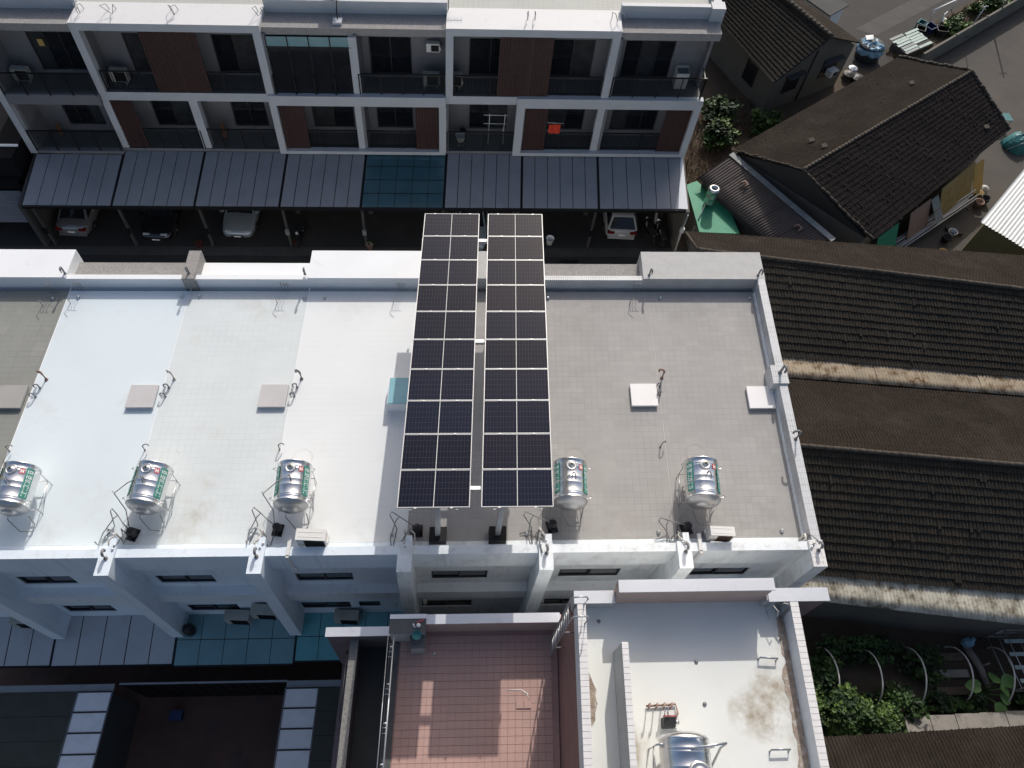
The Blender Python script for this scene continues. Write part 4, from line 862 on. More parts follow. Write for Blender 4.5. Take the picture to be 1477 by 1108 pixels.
# ---------------------------------------------------------------- far row of townhouses
BF = [-20.8,-16.45,-12.4,-8.2,-4.15,0.0,3.85,7.9,12.5]
VF, VB = 24.0, 25.4
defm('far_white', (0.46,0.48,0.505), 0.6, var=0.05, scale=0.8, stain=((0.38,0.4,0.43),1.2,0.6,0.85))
defm('far_inner', (0.17,0.172,0.185), 0.7, var=0.05, scale=0.8)  # white balcony walls, with the shade of the recess put into the colour
defm('far_top', (0.66,0.66,0.665), 0.65, var=0.03, scale=1.0, stain=((0.56,0.55,0.54),1.6,0.58,0.85), fine=0.06, fscale=40)
defm('far_teal', (0.04,0.10,0.13), 0.15, spec=0.5, var=0.1, scale=0.9)
defm('balcony_floor', (0.12,0.125,0.125), 0.6, var=0.1)
far_label = ['far townhouse at the left end with post and glass balconies','far townhouse with left half of the left tall frame and dark wood screen','far townhouse with wide slatted screen and open lower balcony',
  'far townhouse with dark glazed upper balcony','far townhouse with a sliding window and air conditioners above the teal awning','far townhouse with white drying rack on lower balcony','far townhouse with red cloth on lower balcony railing','far end townhouse with wrap around balcony rail']
U_FRAME = {1:('L',),2:('R',),5:('L',),6:('R',)}; L_FRAME = {3:('L',),4:('R',),6:('L',),7:('R',)}
up_win = [(-19.4,-17.2),(-15.05,-13.4),(-11.0,-9.05),None,(-3.7,-1.7),(1.05,3.1),(5.0,7.05),(8.5,10.9)]
lo_win = [(-19.45,-17.6),(-14.95,-13.0),(-10.97,-9.25),(-6.92,-4.8),(-3.62,-1.75),(1.15,3.12),(5.2,7.15),(8.58,11.0)]
sash = [3,2,2,2,2,2,2,3]
up_scr = {1:(-13.6,-12.4),2:(-12.4,-11.12),5:(2.45,3.85),6:(3.85,4.92)}
lo_scr = {1:(-16.15,-15.15),3:(-8.2,-6.95),4:(-1.5,-0.35),6:(3.95,5.1),7:(11.0,12.3)}
up_rail = ['post','bars','bars','post','post','bars','bars','post']; lo_rail = ['post','post','post','bars','bars','post','bars','bars']
far = []
sl_cache = {}
def screen(root, u0, u1, z0, z1, v):
    """upright slats on two rails, each slat a piece"""
    n = max(4, int((u1-u0)/0.115)); w = (u1-u0)/n
    for k in range(n):
        key = (round(w,3), round(z1-z0,2))
        if key not in sl_cache:
            s = MB(); s.box(0.008,w-0.008,0,0.05,0,z1-z0); sl_cache[key] = s.mesh('slat', M['wood_slat'])
        piece('slat', sl_cache[key], root, S(u0+k*w, v+(0.006 if k % 2 else 0), z0)-ORG[root.name])
def screen_thing(parent, u0,u1,z0,z1,v):
    s = MB()
    for z in (z0+0.25,(z0+z1)/2,z1-0.3): s.box(u0,u1,v+0.056,v+0.1,z,z+0.06)
    o = s.build('slat_screen', M['wood_slat'], parent); screen(o,u0,u1,z0,z1,v); return o
def bars_rail(root,u0,u1,z,v):
    h = 1.02
    b = MB(); b.box(u0,u1,v-0.025,v+0.025,z+h,z+h+0.05); b.box(u0,u1,v-0.015,v+0.015,z+0.08,z+0.12); o = b.build('railing', M['dark_metal'], root)
    g = MB(); n = int((u1-u0)/0.12)
    for k in range(1,n): a = u0+(u1-u0)*k/n; g.box(a-0.011,a+0.011,v-0.011,v+0.011,z+0.12,z+h)
    g.build('baluster', M['dark_metal'], o)
    for k in range(3): 
        a = u0+0.05+(u1-u0-0.1)*k/2; p = MB(); p.box(a-0.03,a+0.03,v-0.05,v-0.026,z-0.06,z+h); p.build('rail_post', M['dark_metal'], o)
def post_rail(root,u0,u1,z,v,n=4):
    h = 1.08
    b = MB(); b.box(u0,u1,v-0.03,v+0.03,z+h,z+h+0.06); o = b.build('railing', M['dark_metal'], root)
    for k in range(n+1):
        a = u0+0.04+(u1-u0-0.08)*k/n; p = MB(); p.box(a-0.03,a+0.03,v-0.05,v-0.015,z-0.1,z+h); p.build('rail_post', M['dark_metal'], o)
        if k < n:
            a2 = u0+0.04+(u1-u0-0.08)*(k+1)/n; g = MB(); g.box(a+0.04,a2-0.04,v-0.004,v+0.004,z+0.06,z+h-0.04); g.build('glass_pane', M['rail_glass'], o)
def glass_clear():
    m = bpy.data.materials.new('rail_glass'); m.use_nodes = True; N = m.node_tree.nodes; L = m.node_tree.links; B = N['Principled BSDF']
    B.inputs['Base Color'].default_value = (0.02,0.025,0.028,1); B.inputs['Roughness'].default_value = 0.06; B.inputs['Alpha'].default_value = 0.28
    return m
M['rail_glass'] = glass_clear()
for i in range(8):
    u0, u1 = BF[i], BF[i+1]; last = i == 7
    root = thing('townhouse', far_label[i], 'townhouse', S((u0+u1)/2, 28, 0), group='far row of townhouses'); far.append(root)
    W, IN = M['far_white'], M['far_inner']
    w = MB(); holes = []
    if up_win[i]: holes.append((*up_win[i],7.6,9.62))
    if lo_win[i]: holes.append((*lo_win[i],4.35,5.95))
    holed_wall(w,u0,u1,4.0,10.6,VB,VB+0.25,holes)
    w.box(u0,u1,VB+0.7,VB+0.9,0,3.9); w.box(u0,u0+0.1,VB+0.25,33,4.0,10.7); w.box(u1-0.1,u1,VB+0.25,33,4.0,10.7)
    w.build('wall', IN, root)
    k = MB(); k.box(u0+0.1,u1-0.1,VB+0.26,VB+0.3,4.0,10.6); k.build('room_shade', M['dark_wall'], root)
    if up_win[i]: window(root,*up_win[i],7.6,9.62,VB,0.06,sash[i])
    if lo_win[i]: window(root,*lo_win[i],4.35,5.95,VB,0.06,sash[i])
    r_ = MB(); r_.box(u0,u1,VB+0.10,36,10.71,11.0); r_.build('roof_surface', M['roof_far'], root)
    # slabs
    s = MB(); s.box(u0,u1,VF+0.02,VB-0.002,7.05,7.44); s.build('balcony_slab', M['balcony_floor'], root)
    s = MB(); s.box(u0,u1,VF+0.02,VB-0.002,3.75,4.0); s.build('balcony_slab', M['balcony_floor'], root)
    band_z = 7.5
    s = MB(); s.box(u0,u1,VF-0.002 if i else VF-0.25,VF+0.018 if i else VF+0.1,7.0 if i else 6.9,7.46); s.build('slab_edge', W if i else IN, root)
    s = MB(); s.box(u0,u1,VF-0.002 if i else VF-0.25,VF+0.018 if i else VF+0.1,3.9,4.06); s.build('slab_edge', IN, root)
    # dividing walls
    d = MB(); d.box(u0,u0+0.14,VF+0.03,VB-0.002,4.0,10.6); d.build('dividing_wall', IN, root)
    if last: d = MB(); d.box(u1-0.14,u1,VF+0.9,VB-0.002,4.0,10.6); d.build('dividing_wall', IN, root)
    # head: tall frame or recessed ledge
    if i in U_FRAME:
        h = MB(); a = u0-(0.0 if 'L' in U_FRAME[i] else 0); b = u1
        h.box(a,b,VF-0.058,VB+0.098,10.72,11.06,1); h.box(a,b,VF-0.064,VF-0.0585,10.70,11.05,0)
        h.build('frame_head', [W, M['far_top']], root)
        f = MB()
        if 'L' in U_FRAME[i]: f.box(u0,u0+0.34,VF-0.06,VF+0.35,7.46,10.70)
        else: f.box(u1-0.36,u1,VF-0.06,VF+0.35,7.46,10.70)
        f.build('frame_post', W, root)
    else:
        h = MB(); h.box(u0,u1,VB-0.15,VB+0.098,10.6,11.45); h.build('roof_parapet', W, root)
        h = MB(); h.box(u0,u1,VF+0.15,VB-0.152,10.5,10.86); h.build('ledge', M['pebble'], root)
        if i == 0: pass
    if i in L_FRAME:
        fa, fb = u0 - (0.36 if i == 6 else 0.3 if i == 3 else 0), (u1 if i != 7 else 12.6)
        for za,zb in ((6.95,7.5),(3.95,4.14)): f = MB(); f.box(fa,fb,VF-0.2,VF+0.1,za,zb); f.build('frame_beam', W, root)
        posts = {3:[(u0-0.3,u0+0.02,-0.2,0.35)],4:[(u1-0.32,u1+0.03,-0.2,0.35),(u0-0.32,u0+0.04,0.05,0.4)],6:[(u0-0.36,u0+0.04,-0.2,0.35)],7:[(12.27,12.6,-0.2,0.35),(u0-0.35,u0+0.1,0.05,0.4)]}[i]
        for a,b,c,d in posts: f = MB(); f.box(a,b,VF+c,VF+d,4.14,6.95); f.build('frame_post', W, root)
    if i == 2: f = MB(); f.box(u0,u0+0.4,VF,VF+0.4,4.1,7.05); f.build('pillar', W, root)
    if i == 4: f = MB(); f.box(u0-0.25,u0+0.12,VF+0.02,VF+0.4,7.46,10.5); f.build('pillar', W, root)
    if i == 1: f = MB(); f.box(u0-0.05,u0+0.28,VF-0.02,VF+0.3,4.1,7.0); f.build('pillar', W, root)
    if i == 0: f = MB(); f.box(u0-0.32,u0,VF-0.26,VF+0.3,3.9,11.0); f.build('pillar', W, root)
    # screens and rails
    if i in up_scr: screen_thing(root,*up_scr[i],7.5,10.68,VF+0.0)
    if i in lo_scr: screen_thing(root,*lo_scr[i],4.15,6.94,VF+0.0)
    a, b = u0+0.02, u1-0.02
    if i in U_FRAME: a = u0+(0.36 if 'L' in U_FRAME[i] else 0.02); b = u1-(0.38 if 'R' in U_FRAME[i] else 0.02)
    va = VF+0.12 if i else VF-0.2
    if i != 3:
        (bars_rail if up_rail[i] == 'bars' else post_rail)(root,a,b,7.48,va if up_rail[i] == 'bars' else (VF+0.04 if i else VF-0.2))
    a, b = u0+0.03, u1-0.03
    if i == 4: b = u1-0.35
    if i == 7: b = 12.25
    (bars_rail if lo_rail[i] == 'bars' else post_rail)(root,a,b,4.16,VF+0.12 if lo_rail[i] == 'bars' else (VF+0.04 if i else VF-0.2))
    if last:
        s = MB(); s.box(12.38,12.44,VF+0.04,VB,8.5,8.56); s.box(12.39,12.43,VF+0.04,VF+0.08,7.4,8.5); s.build('side_rail', M['dark_metal'], root)
        s = MB(); s.box(12.22,12.58,VB+0.1,36,10.9,11.35); s.box(12.0,12.62,VB-0.35,VB+0.2,10.4,11.5); s.build('side_parapet', W, root)
# glazed balcony of the fourth house
g = MB(); ec = far[3]
for k in range(4):
    a = -8.1+k*0.95
    p = MB(); p.box(a,a+0.05,VF+0.02,VF+0.08,7.2,10.5); p.build('glazing_post', M['dark_metal'], ec)
    p = MB(); p.box(a+0.05,a+0.94,VF+0.04,VF+0.05,7.5,9.95); p.build('pane', M['glass_dark'], ec)
    p = MB(); p.box(a+0.05,a+0.94,VF+0.04,VF+0.05,10.0,10.48); p.build('top_pane', M['top_pane_teal'] if 'top_pane_teal' in M else M['teal_glass'], ec)
    p = MB(); p.box(a-0.01,a+0.05,VF-0.08,VF+0.015,7.0,8.5); p.build('rail_post', M['dark_metal'], ec)
p = MB(); p.box(-8.1,-4.3,VF+0.02,VF+0.06,9.95,10.0); p.build('transom', M['dark_metal'], ec)

def far_roof_wire(u,v,label,s):
    rr = random.Random(s); r = thing('wire_hooks',label,'wire hooks',S(u,v,11.0),group='bent wires along the edge of the far roof')
    for k in range(2):
        x = u+k*0.3; mb = MB(); mb.tube([(x,v,11.0),(x-0.05,v-0.1,11.35),(x+rr.uniform(-.2,.2),v-0.45,11.5),(x+rr.uniform(-.1,.3),v-0.5,11.15)],0.016,5); mb.build('wire', M['pvc_grey'], r)
for k,(u,l) in enumerate(((-16.3,'bent wires at left corner of left tall frame'),(-14.9,'bent wires left of the middle of left tall frame'),(-12.2,'tangled wires over the middle of left tall frame'),(-8.4,'bent wires at right corner of left tall frame'),(3.7,'bent wires over the middle of right tall frame'),(7.5,'bent wires at right corner of right tall frame'))): far_roof_wire(u,25.0,l,k)
r = thing('solar_lamp','small black solar lamp panel on the far roof edge','solar lamp',S(-5.0,25.45,11.45))
b = MB(); b.hexa([(-5.45,25.2,11.62),(-4.75,25.2,11.62),(-4.75,25.75,11.78),(-5.45,25.75,11.78)],[(-5.45,25.2,11.65),(-4.75,25.2,11.65),(-4.75,25.75,11.81),(-5.45,25.75,11.81)]); b.build('panel', M['glass_dark'], r)
b = MB(); b.tube([(-5.1,25.3,11.45),(-5.1,25.3,11.64)],0.03,6); b.tube([(-4.9,25.18,11.5),(-4.88,24.75,11.3),(-4.85,24.6,11.0)],0.025,6); b.build('arm', M['dark_metal'], r)
b = MB(); b.box(-5.05,-4.65,24.35,24.75,10.865,11.0); b.build('lamp_head', M['lamp_clear'], r)
r = thing('antenna','white comb antenna standing on the far roof edge','antenna',S(0.1,25.4,11.06))
b = MB(); b.tube([(0.05,25.4,11.06),(0.05,25.4,11.75)],0.025,6); b.build('mast', M['pvc_grey'], r)
b = MB(); b.tube([(0.0,25.42,11.7),(0.85,25.3,11.62)],0.018,6)
for k in range(6): a = 0.1+k*0.14; b.tube([(a,25.25-0.02*k,11.69-0.012*k),(a,25.6-0.02*k,11.69-0.012*k)],0.012,5)
b.build('comb', M['band_white'], r)
for k,(u,z,l) in enumerate(((-0.75,7.46,'air conditioner on upper balcony right of the sliding window'),(0.35,7.46,'air conditioner on upper balcony behind right tall frame'),(-20.1,7.46,'grey air conditioner on the upper balcony at left end'),(-15.55,7.46,'dim air conditioner behind left tall frame'),)):
    a = make_ac('ac_old','dark_metal',0.8,0.3,0.6); a.location = S(u,24.75,z); a.rotation_euler = (0,0,ROTV); tag(a,l,'air conditioner',"outdoor units of air conditioners")
for k,(u,z,l) in enumerate(((-0.65,9.1,'air conditioner hung high on wall beside the sliding window'),(-13.3,6.3,'white air conditioner under slab of the second far townhouse'),(-9.0,6.3,'white air conditioner under slab beside open lower balcony'),(-4.9,6.25,'white air conditioner hung in the framed lower balcony'),(3.3,6.2,'small air conditioner left of the lower right frame'))):
    a = make_ac('ac_white','dark_metal',0.62,0.24,0.42,False); a.location = S(u,25.15,z); a.rotation_euler = (0,0,ROTV); tag(a,l,'air conditioner',"outdoor units of air conditioners")
    b = MB(fn=lambda x,y,w: Vector((x,y,w))); b.box(-0.25,0.25,-0.02,0.23,-0.04,0.0); piece('bracket', b.mesh('bracket', M['galv']), a)
r = thing('washing_machine','white washing machine on the upper balcony at the right end','washing machine',S(11.5,25.0,7.46))
b = MB(); b.box(11.2,11.8,24.75,25.35,7.46,8.3); b.build('cabinet', M['ac_white'], r)
b = MB(); b.box(11.23,11.77,24.78,25.2,8.301,8.33); b.build('lid', M['glass_panel'], r)
b = MB(); b.box(11.2,11.8,25.21,25.35,8.301,8.42); b.build('control_panel', M['ac_old'], r)
r = thing('cloth','red cloth hung over the lower balcony railing','cloth',S(5.5,24.1,5.2))
b = MB(); n = 8
for i in range(n):
    for j in range(4):
        f = lambda a,c: (5.22+0.58*a, 24.02-0.02*math.sin(a*9)-0.03*c, 5.84-0.52*c-0.03*math.sin(a*3))
        b.quad(f(i/n,j/4),f((i+1)/n,j/4),f((i+1)/n,(j+1)/4),f(i/n,(j+1)/4))
o = b.build('cloth_sheet', M['cloth_red'], r); sd = o.modifiers.new('thick','SOLIDIFY'); sd.thickness = 0.015
b = MB(); b.tube([(5.1,24.05,5.9),(5.95,24.05,5.86)],0.012,5); b.build('line', M['band_white'], r)
r = thing('drying_rack','white tubular drying rack on the lower balcony','drying rack',S(2.6,24.6,4.0))
b = MB()
for z in (5.35,5.88): b.tube([(1.9,24.6,z),(3.1,24.6,z-0.02)],0.016,6)
for u in (2.2,2.98): b.tube([(u,24.6,4.02),(u,24.6,5.95)],0.016,6)
b.tube([(2.98,24.6,5.3),(2.85,24.35,4.6)],0.02,6); b.build('frame', M['band_white'], r)
r = thing('wash_tub','pale round tub in stand on the lower balcony beside drying rack','tub',S(0.75,24.7,4.0))
b = MB(); b.lathe([(0.18,0),(0.26,0.35),(0.28,0.36),(0.25,0.33),(0.17,0.04),(0.01,0.04)],(0.75,24.6,4.25),n=18); b.build('bowl', M['band_white'], r)
b = MB(); 
for a in range(3): t = a*2.1; b.tube([(0.75+0.2*math.cos(t),24.6+0.2*math.sin(t),4.0),(0.75+0.15*math.cos(t),24.6+0.15*math.sin(t),4.3)],0.02,5)
b.build('stand', M['galv'], r)
b = MB(); b.lathe([(0.12,0),(0.15,0.5),(0.16,0.52),(0.02,0.55)],(0.85,25.1,4.0),n=12); tag(b.build('bin', M['black_plastic']),'black bin behind the pale tub on balcony','bin')
b = MB(); b.box(-19.0,-18.75,25.37,25.395,8.9,9.25); tag(b.build('paper_notice', M['paper_yellow']),'yellow paper notice on dark window of the left end house','notice')
b = MB(); b.lathe([(0.14,0),(0.05,0.7),(0.02,0.75)],(-19.9,25.0,4.05),n=9); tag(b.build('folded_umbrella', M['cloth_orange']),'orange folded umbrella on the lower left end balcony','umbrella')
b = MB(); b.lathe([(0.18,0),(0.06,0.8),(0.02,0.85)],(-11.55,25.0,4.05),n=9); tag(b.build('folded_umbrella', M['cloth_orange']),'orange folded umbrella beside pillar of the lower balcony','umbrella')
# awnings over the garages
G2 = 'awnings over the garages of the far row'
FA = [-20.9,-16.5,-12.42,-8.2,-4.13,0.06,4.02,8.0,12.5]
lab = ['slate sheet awning at left end of the far row','slate sheet awning second from the left on the far row','slate sheet awning left of the lower left frame','slate sheet awning just left of the teal one','dark teal glass awning above the left solar array','slate sheet awning just right of the teal one','slate sheet awning below the red cloth','slate sheet awning at right end with a sunlit corner']
for i in range(8):
    teal = i == 4
    awning(FA[i]+0.02,FA[i+1]-0.02,23.98 if i else 23.7,3.86,20.72,3.3,5 if teal else 6,4 if teal else 1,'far_teal' if teal else 'awning_panel',lab[i],G2,gap=0.03 if teal else 0.035,wide=0.09)

ef = MB(); ef.hexa([(12.44,23.9,3.885),(12.10,20.72,3.325),(12.60,20.69,3.32),(12.53,23.9,3.885)],[(12.44,23.9,3.9),(12.10,20.72,3.34),(12.60,20.69,3.335),(12.53,23.9,3.9)])  # white tapered sheet laid on top, standing for the sunlit corner
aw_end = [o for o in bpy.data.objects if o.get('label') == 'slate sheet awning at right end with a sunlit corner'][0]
aw_end['label'] = 'slate sheet awning at right end with added white sheet as its sunlit corner'
ef.build('sunlit_corner_sheet', M['top_white'], aw_end)
# ---------------------------------------------------------------- garages: posts, side wall, cars
for i,u in enumerate((-20.7,-16.45,-12.4,-8.2,-4.15,0.0,3.9,7.95)):
    r = thing('garage_post', ('dark post with a meter box between far garages at left end','dark post between first and second far garages','dark post left of the blue silver car','dark post with pale lamp right of the blue silver car','dark post below the teal awning edge','dark post hidden behind the solar arrays','dark post left of the white hatchback','dark post right of the white hatchback')[i], 'post', S(u,21.2,0), group='posts between the garages')
    b = MB(); b.box(u-0.12,u+0.12,23.4,23.9,0,3.7); b.build('wall_pier', M['dark_wall'], r)
    b = MB(); b.box(u-0.06,u+0.06,21.0,21.14,0,3.25); b.build('post', M['dark_wall'], r)
    b = MB(); b.box(u-0.1,u+0.1,20.9,21.0,1.0,1.35); b.build('meter_box', M['galv'] if i in (3,4) else M['dark_metal'], r)
r = thing('boundary_wall','dark left boundary wall beside the silver car garage','wall',S(-21.3,21,0))
b = MB(); b.hexa([(-21.25,20.9,0),(-21.05,20.9,0),(-21.05,26,0),(-21.25,26,0)],[(-21.25,20.9,3.1),(-21.05,20.9,3.1),(-21.05,26,3.8),(-21.25,26,3.8)]); b.build('wall_panel', M['dark_wall'], r)
r = thing('neighbour_garage','dark building with pale roller shutter at left picture edge','building',S(-25,23,0))
b = MB(); b.box(-30,-21.4,22.6,40,0,4.6); b.build('wall', M['deep_shade_black'], r)
b = MB(); b.box(-30,-21.36,23.4,23.52,4.602,4.68); b.build('edge_trim', M['white_paint'], r)
b = MB(); b.box(-30,-21.5,22.2,22.6,2.9,3.4); b.build('canopy', M['dark_metal'], r)
for k in range(14):
    b = MB(); b.box(-28,-21.6,22.05-0.03*k,22.12-0.03*k,2.75-0.13*k,2.87-0.13*k); b.build('shutter_slat', M['awning_panel'], r)
r = thing('boundary_wall','pale side wall with a drain pipe at right end of the garages','wall',S(12.8,21,0))
b = MB(); b.hexa([(12.62,20.8,0),(12.8,20.8,0),(12.8,26,0),(12.62,26,0)],[(12.62,20.8,3.0),(12.8,20.8,3.0),(12.8,26,3.6),(12.62,26,3.6)]); b.build('wall_panel', M['old_wall'], r)
b = MB(); b.tube([(12.72,20.7,2.9),(12.72,20.7,1.5),(12.74,20.6,0.05)],0.05,8); b.build('drain_pipe', M['band_white'], r)
b = MB(); b.box(12.62,12.82,20.62,20.78,1.6,1.9); b.build('meter_box', M['band_white'], r)

defm('pot_red', (0.16,0.03,0.03), 0.6)
def make_car(paint, front_cam, label, loc, dy=0.0, hatch=False, length=4.3):
    """local frame: nose at +y; origin on the road at mid length"""
    I = lambda x,y,z: Vector((x,y,z)); h = length/2
    r = thing('parked_car', label, 'car', loc, (math.pi if front_cam else 0)+ROTV, group='cars parked under the far awnings')
    # lower body: loft of rounded sections
    st = [(-h,0.60,0.42,0.78),(-h+0.06,0.76,0.32,0.90),(-h+0.3,0.86,0.24,0.98),(-h+1.0,0.89,0.20,0.98),(0,0.89,0.2,0.95),(h-1.15,0.885,0.2,0.93),(h-0.6,0.86,0.22,0.84),(h-0.22,0.80,0.26,0.74),(h-0.05,0.68,0.32,0.66),(h,0.52,0.38,0.58)]
    nseg = 20; b = MB(fn=I); pts = []
    for (y,hw,z0,z1) in st:
        zc, hz = (z0+z1)/2, (z1-z0)/2
        for k in range(nseg):
            t = 2*math.pi*k/nseg; c, s = math.cos(t), math.sin(t); e = 0.45
            pts.append((hw*math.copysign(abs(c)**e,c), y, zc+hz*math.copysign(abs(s)**e,s)))
    F = [(i*nseg+k,(i+1)*nseg+k,(i+1)*nseg+(k+1)%nseg,i*nseg+(k+1)%nseg) for i in range(len(st)-1) for k in range(nseg)]
    F += [tuple(range(nseg)), tuple(range((len(st)-1)*nseg+nseg-1,(len(st)-1)*nseg-1,-1))]
    b.add(pts,F,0,True)
    # cabin hull
    yb0, yb1 = (-h+0.12 if hatch else -h+0.55), h-1.2; yt0, yt1 = (-h+0.62 if hatch else -h+1.25), h-2.05
    lo = [(-0.80,yb0,0.90),(0.80,yb0,0.90),(0.78,yb1,0.88),(-0.78,yb1,0.88)]; hi = [(-0.60,yt0,1.44),(0.60,yt0,1.44),(0.61,yt1,1.43),(-0.61,yt1,1.43)]
    b.hexa(lo,hi); rf = [(-0.54,yt0+0.08,1.48),(0.54,yt0+0.08,1.48),(0.55,yt1-0.08,1.47),(-0.55,yt1-0.08,1.47)]
    b.hexa(hi,rf)
    P = M[paint]; piece('body', b.mesh('body', P), r)
    def inset(q, k, off, name, m):
        q = [Vector(p) for p in q]; c = sum(q,Vector())/4; n = (q[1]-q[0]).cross(q[3]-q[0]).normalized()
        if n.dot(c-Vector((0,0,0.8))) < 0: n = -n
        q2 = [c+(p-c)*k+n*off for p in q]; q3 = [p+n*0.004 for p in q2]
        bb = MB(fn=I); bb.hexa([tuple(p) for p in q2],[tuple(p) for p in q3]); piece(name, bb.mesh(name, M[m]), r)
    inset([lo[0],lo[1],hi[1],hi[0]],0.88,0.006,'rear_window','glass_dark'); inset([lo[3],lo[2],hi[2],hi[3]],0.90,0.006,'windscreen','glass_dark')
    inset([lo[0],lo[3],hi[3],hi[0]],0.86,0.006,'side_window','glass_dark'); inset([lo[1],lo[2],hi[2],hi[1]],0.86,0.006,'side_window','glass_dark')
    for sx in (-1,1):
        for wy in (-h+0.78,h-0.85):
            w = MB(fn=I); w.lathe([(0.2,-0.09),(0.30,-0.09),(0.315,-0.06),(0.315,0.06),(0.30,0.09),(0.2,0.09)],(sx*0.80,wy,0.315),(1,0,0),20); wo = piece('wheel', w.mesh('tyre', M['rubber']), r)
            w = MB(fn=I); w.lathe([(0.02,-0.08),(0.2,-0.07),(0.2,0.07),(0.12,0.08),(0.02,0.09)],(sx*0.805,wy,0.315),(sx,0,0),12); piece('rim', w.mesh('rim', M['galv']), wo)
        w = MB(fn=I); w.box(sx*0.46-0.17,sx*0.46+0.17,h-0.24,h-0.10,0.60,0.72); piece('headlight', w.mesh('headlight', M['lamp_clear']), r)
        w = MB(fn=I); w.box(sx*0.60-0.18,sx*0.60+0.18,-h-0.005,-h+0.2,0.70,0.86); piece('tail_light', w.mesh('tail_light', M['lamp_red']), r)
        w = MB(fn=I); w.box(sx*0.93-0.08,sx*0.93+0.08,yb1-0.2,yb1-0.08,0.92,1.04); piece('mirror', w.mesh('mirror', P), r)
    w = MB(fn=I); w.box(-0.34,0.34,h-0.035,h+0.012,0.40,0.52); piece('grille', w.mesh('grille', M['black_plastic']), r)
    w = MB(fn=I); w.box(-0.19,0.19,h+0.013,h+0.022,0.40,0.48); piece('number_plate', w.mesh('number_plate', M['plate_white']), r)
    w = MB(fn=I); w.box(-0.19,0.19,-h-0.014,-h-0.006,0.56,0.68); piece('number_plate', w.mesh('number_plate', M['plate_white']), r)
    w = MB(fn=I); w.box(-0.72,0.72,-h-0.03,-h+0.1,0.34,0.48); piece('rear_bumper', w.mesh('rear_bumper', P if not hatch else M['car_white']), r)
    return r
make_car('car_silver',False,'silver saloon parked tail out at the left end of the garages',S(-19.75,23.55,0),length=4.3)
make_car('car_black',True,'black car parked nose out in the second garage from left',S(-15.3,23.2,0))
make_car('car_blue_silver',True,'blue silver car parked nose out left of the lane middle',S(-11.05,23.45,0))
make_car('car_white',False,'white hatchback parked tail out right of the solar arrays',S(9.75,23.5,0),hatch=True)
make_car('car_grey',True,'grey car glimpsed between the two solar arrays',S(1.5,22.6,0))
def scooter(u,v,label,rz):
    I = lambda x,y,z: Vector((x,y,z)); r = thing('motor_scooter',label,'scooter',S(u,v,0),rz,group='scooters in the garages')
    for y in (-0.6,0.62):
        w = MB(fn=I); w.lathe([(0.1,-0.05),(0.22,-0.05),(0.24,0),(0.22,0.05),(0.1,0.05)],(0,y,0.24),(1,0,0),16); piece('wheel', w.mesh('wheel', M['rubber']), r)
    b = MB(fn=I); b.tube([(0,-0.75,0.62),(0,-0.4,0.6),(0,-0.1,0.4),(0,0.25,0.32),(0,0.42,0.7),(0,0.38,0.98)],[0.1,0.16,0.17,0.14,0.13,0.05],9); piece('body', b.mesh('body', M['car_black']), r)
    b = MB(fn=I); b.box(-0.13,0.13,-0.72,-0.08,0.70,0.80); piece('seat', b.mesh('seat', M['rubber']), r)
    b = MB(fn=I); b.tube([(-0.32,0.28,1.02),(0,0.38,1.0),(0.32,0.28,1.02)],0.022,6); piece('handlebar', b.mesh('handlebar', M['dark_metal']), r)
    b = MB(fn=I); b.sphere((0,0.48,0.92),0.08,7); piece('headlight', b.mesh('headlight', M['lamp_clear']), r)
scooter(11.9,21.7,'dark scooter by the pale side wall nearer to it',0.2); scooter(11.35,21.9,'dark scooter standing left of another by the side wall',0.3); scooter(-7.7,21.6,'dark scooter by the post right of the blue silver car',2.9)
b = MB(); b.lathe([(0.16,0),(0.22,0.4),(0.24,0.42),(0.21,0.38),(0.15,0.05),(0.01,0.05)],(5.85,21.3,0),n=18); tag(b.build('bucket', M['band_white']),'white round bucket on the lane left of white hatchback','bucket')
for k,(u,v,l) in enumerate(((-13.1,21.0,'red potted planter left of the blue silver car'),(-7.95,21.15,'red potted planter beside the post and scooter'),(-3.95,20.9,'red brown potted planter below the teal awning'))):
    r = thing('plant_pot',l,'plant pot',S(u,v,0),group='pots along the garages')
    c = MB(); c.lathe([(0.14,0),(0.2,0.3),(0.22,0.3),(0.18,0.28),(0.01,0.26)],(u,v,0),n=14); c.build('pot', M['pot_red' if k < 2 else 'rust_pipe'], r)
    c = MB(); rr = random.Random(k)
    for q in range(30):
        a = rr.uniform(0,6.28); ra = rr.uniform(0.02,0.22); z = rr.uniform(0.3,0.6); x,y = u+ra*math.cos(a), v+ra*math.sin(a); c.quad((x,y,z),(x+0.06,y,z+0.03),(x+0.07,y+0.06,z+0.05),(x+0.01,y+0.06,z+0.03))
    c.build('leaves', M['leaf_dark'], r)
g = MB(); g.box(6.4,7.4,19.7,20.1,0.004,0.02)
for k in range(9): g.box(6.45+k*0.105,6.5+k*0.105,19.72,20.08,0.02,0.035)
tag(g.build('drain_grate', M['dark_metal']),'dark drain grate in the lane below white hatchback','drain grate')
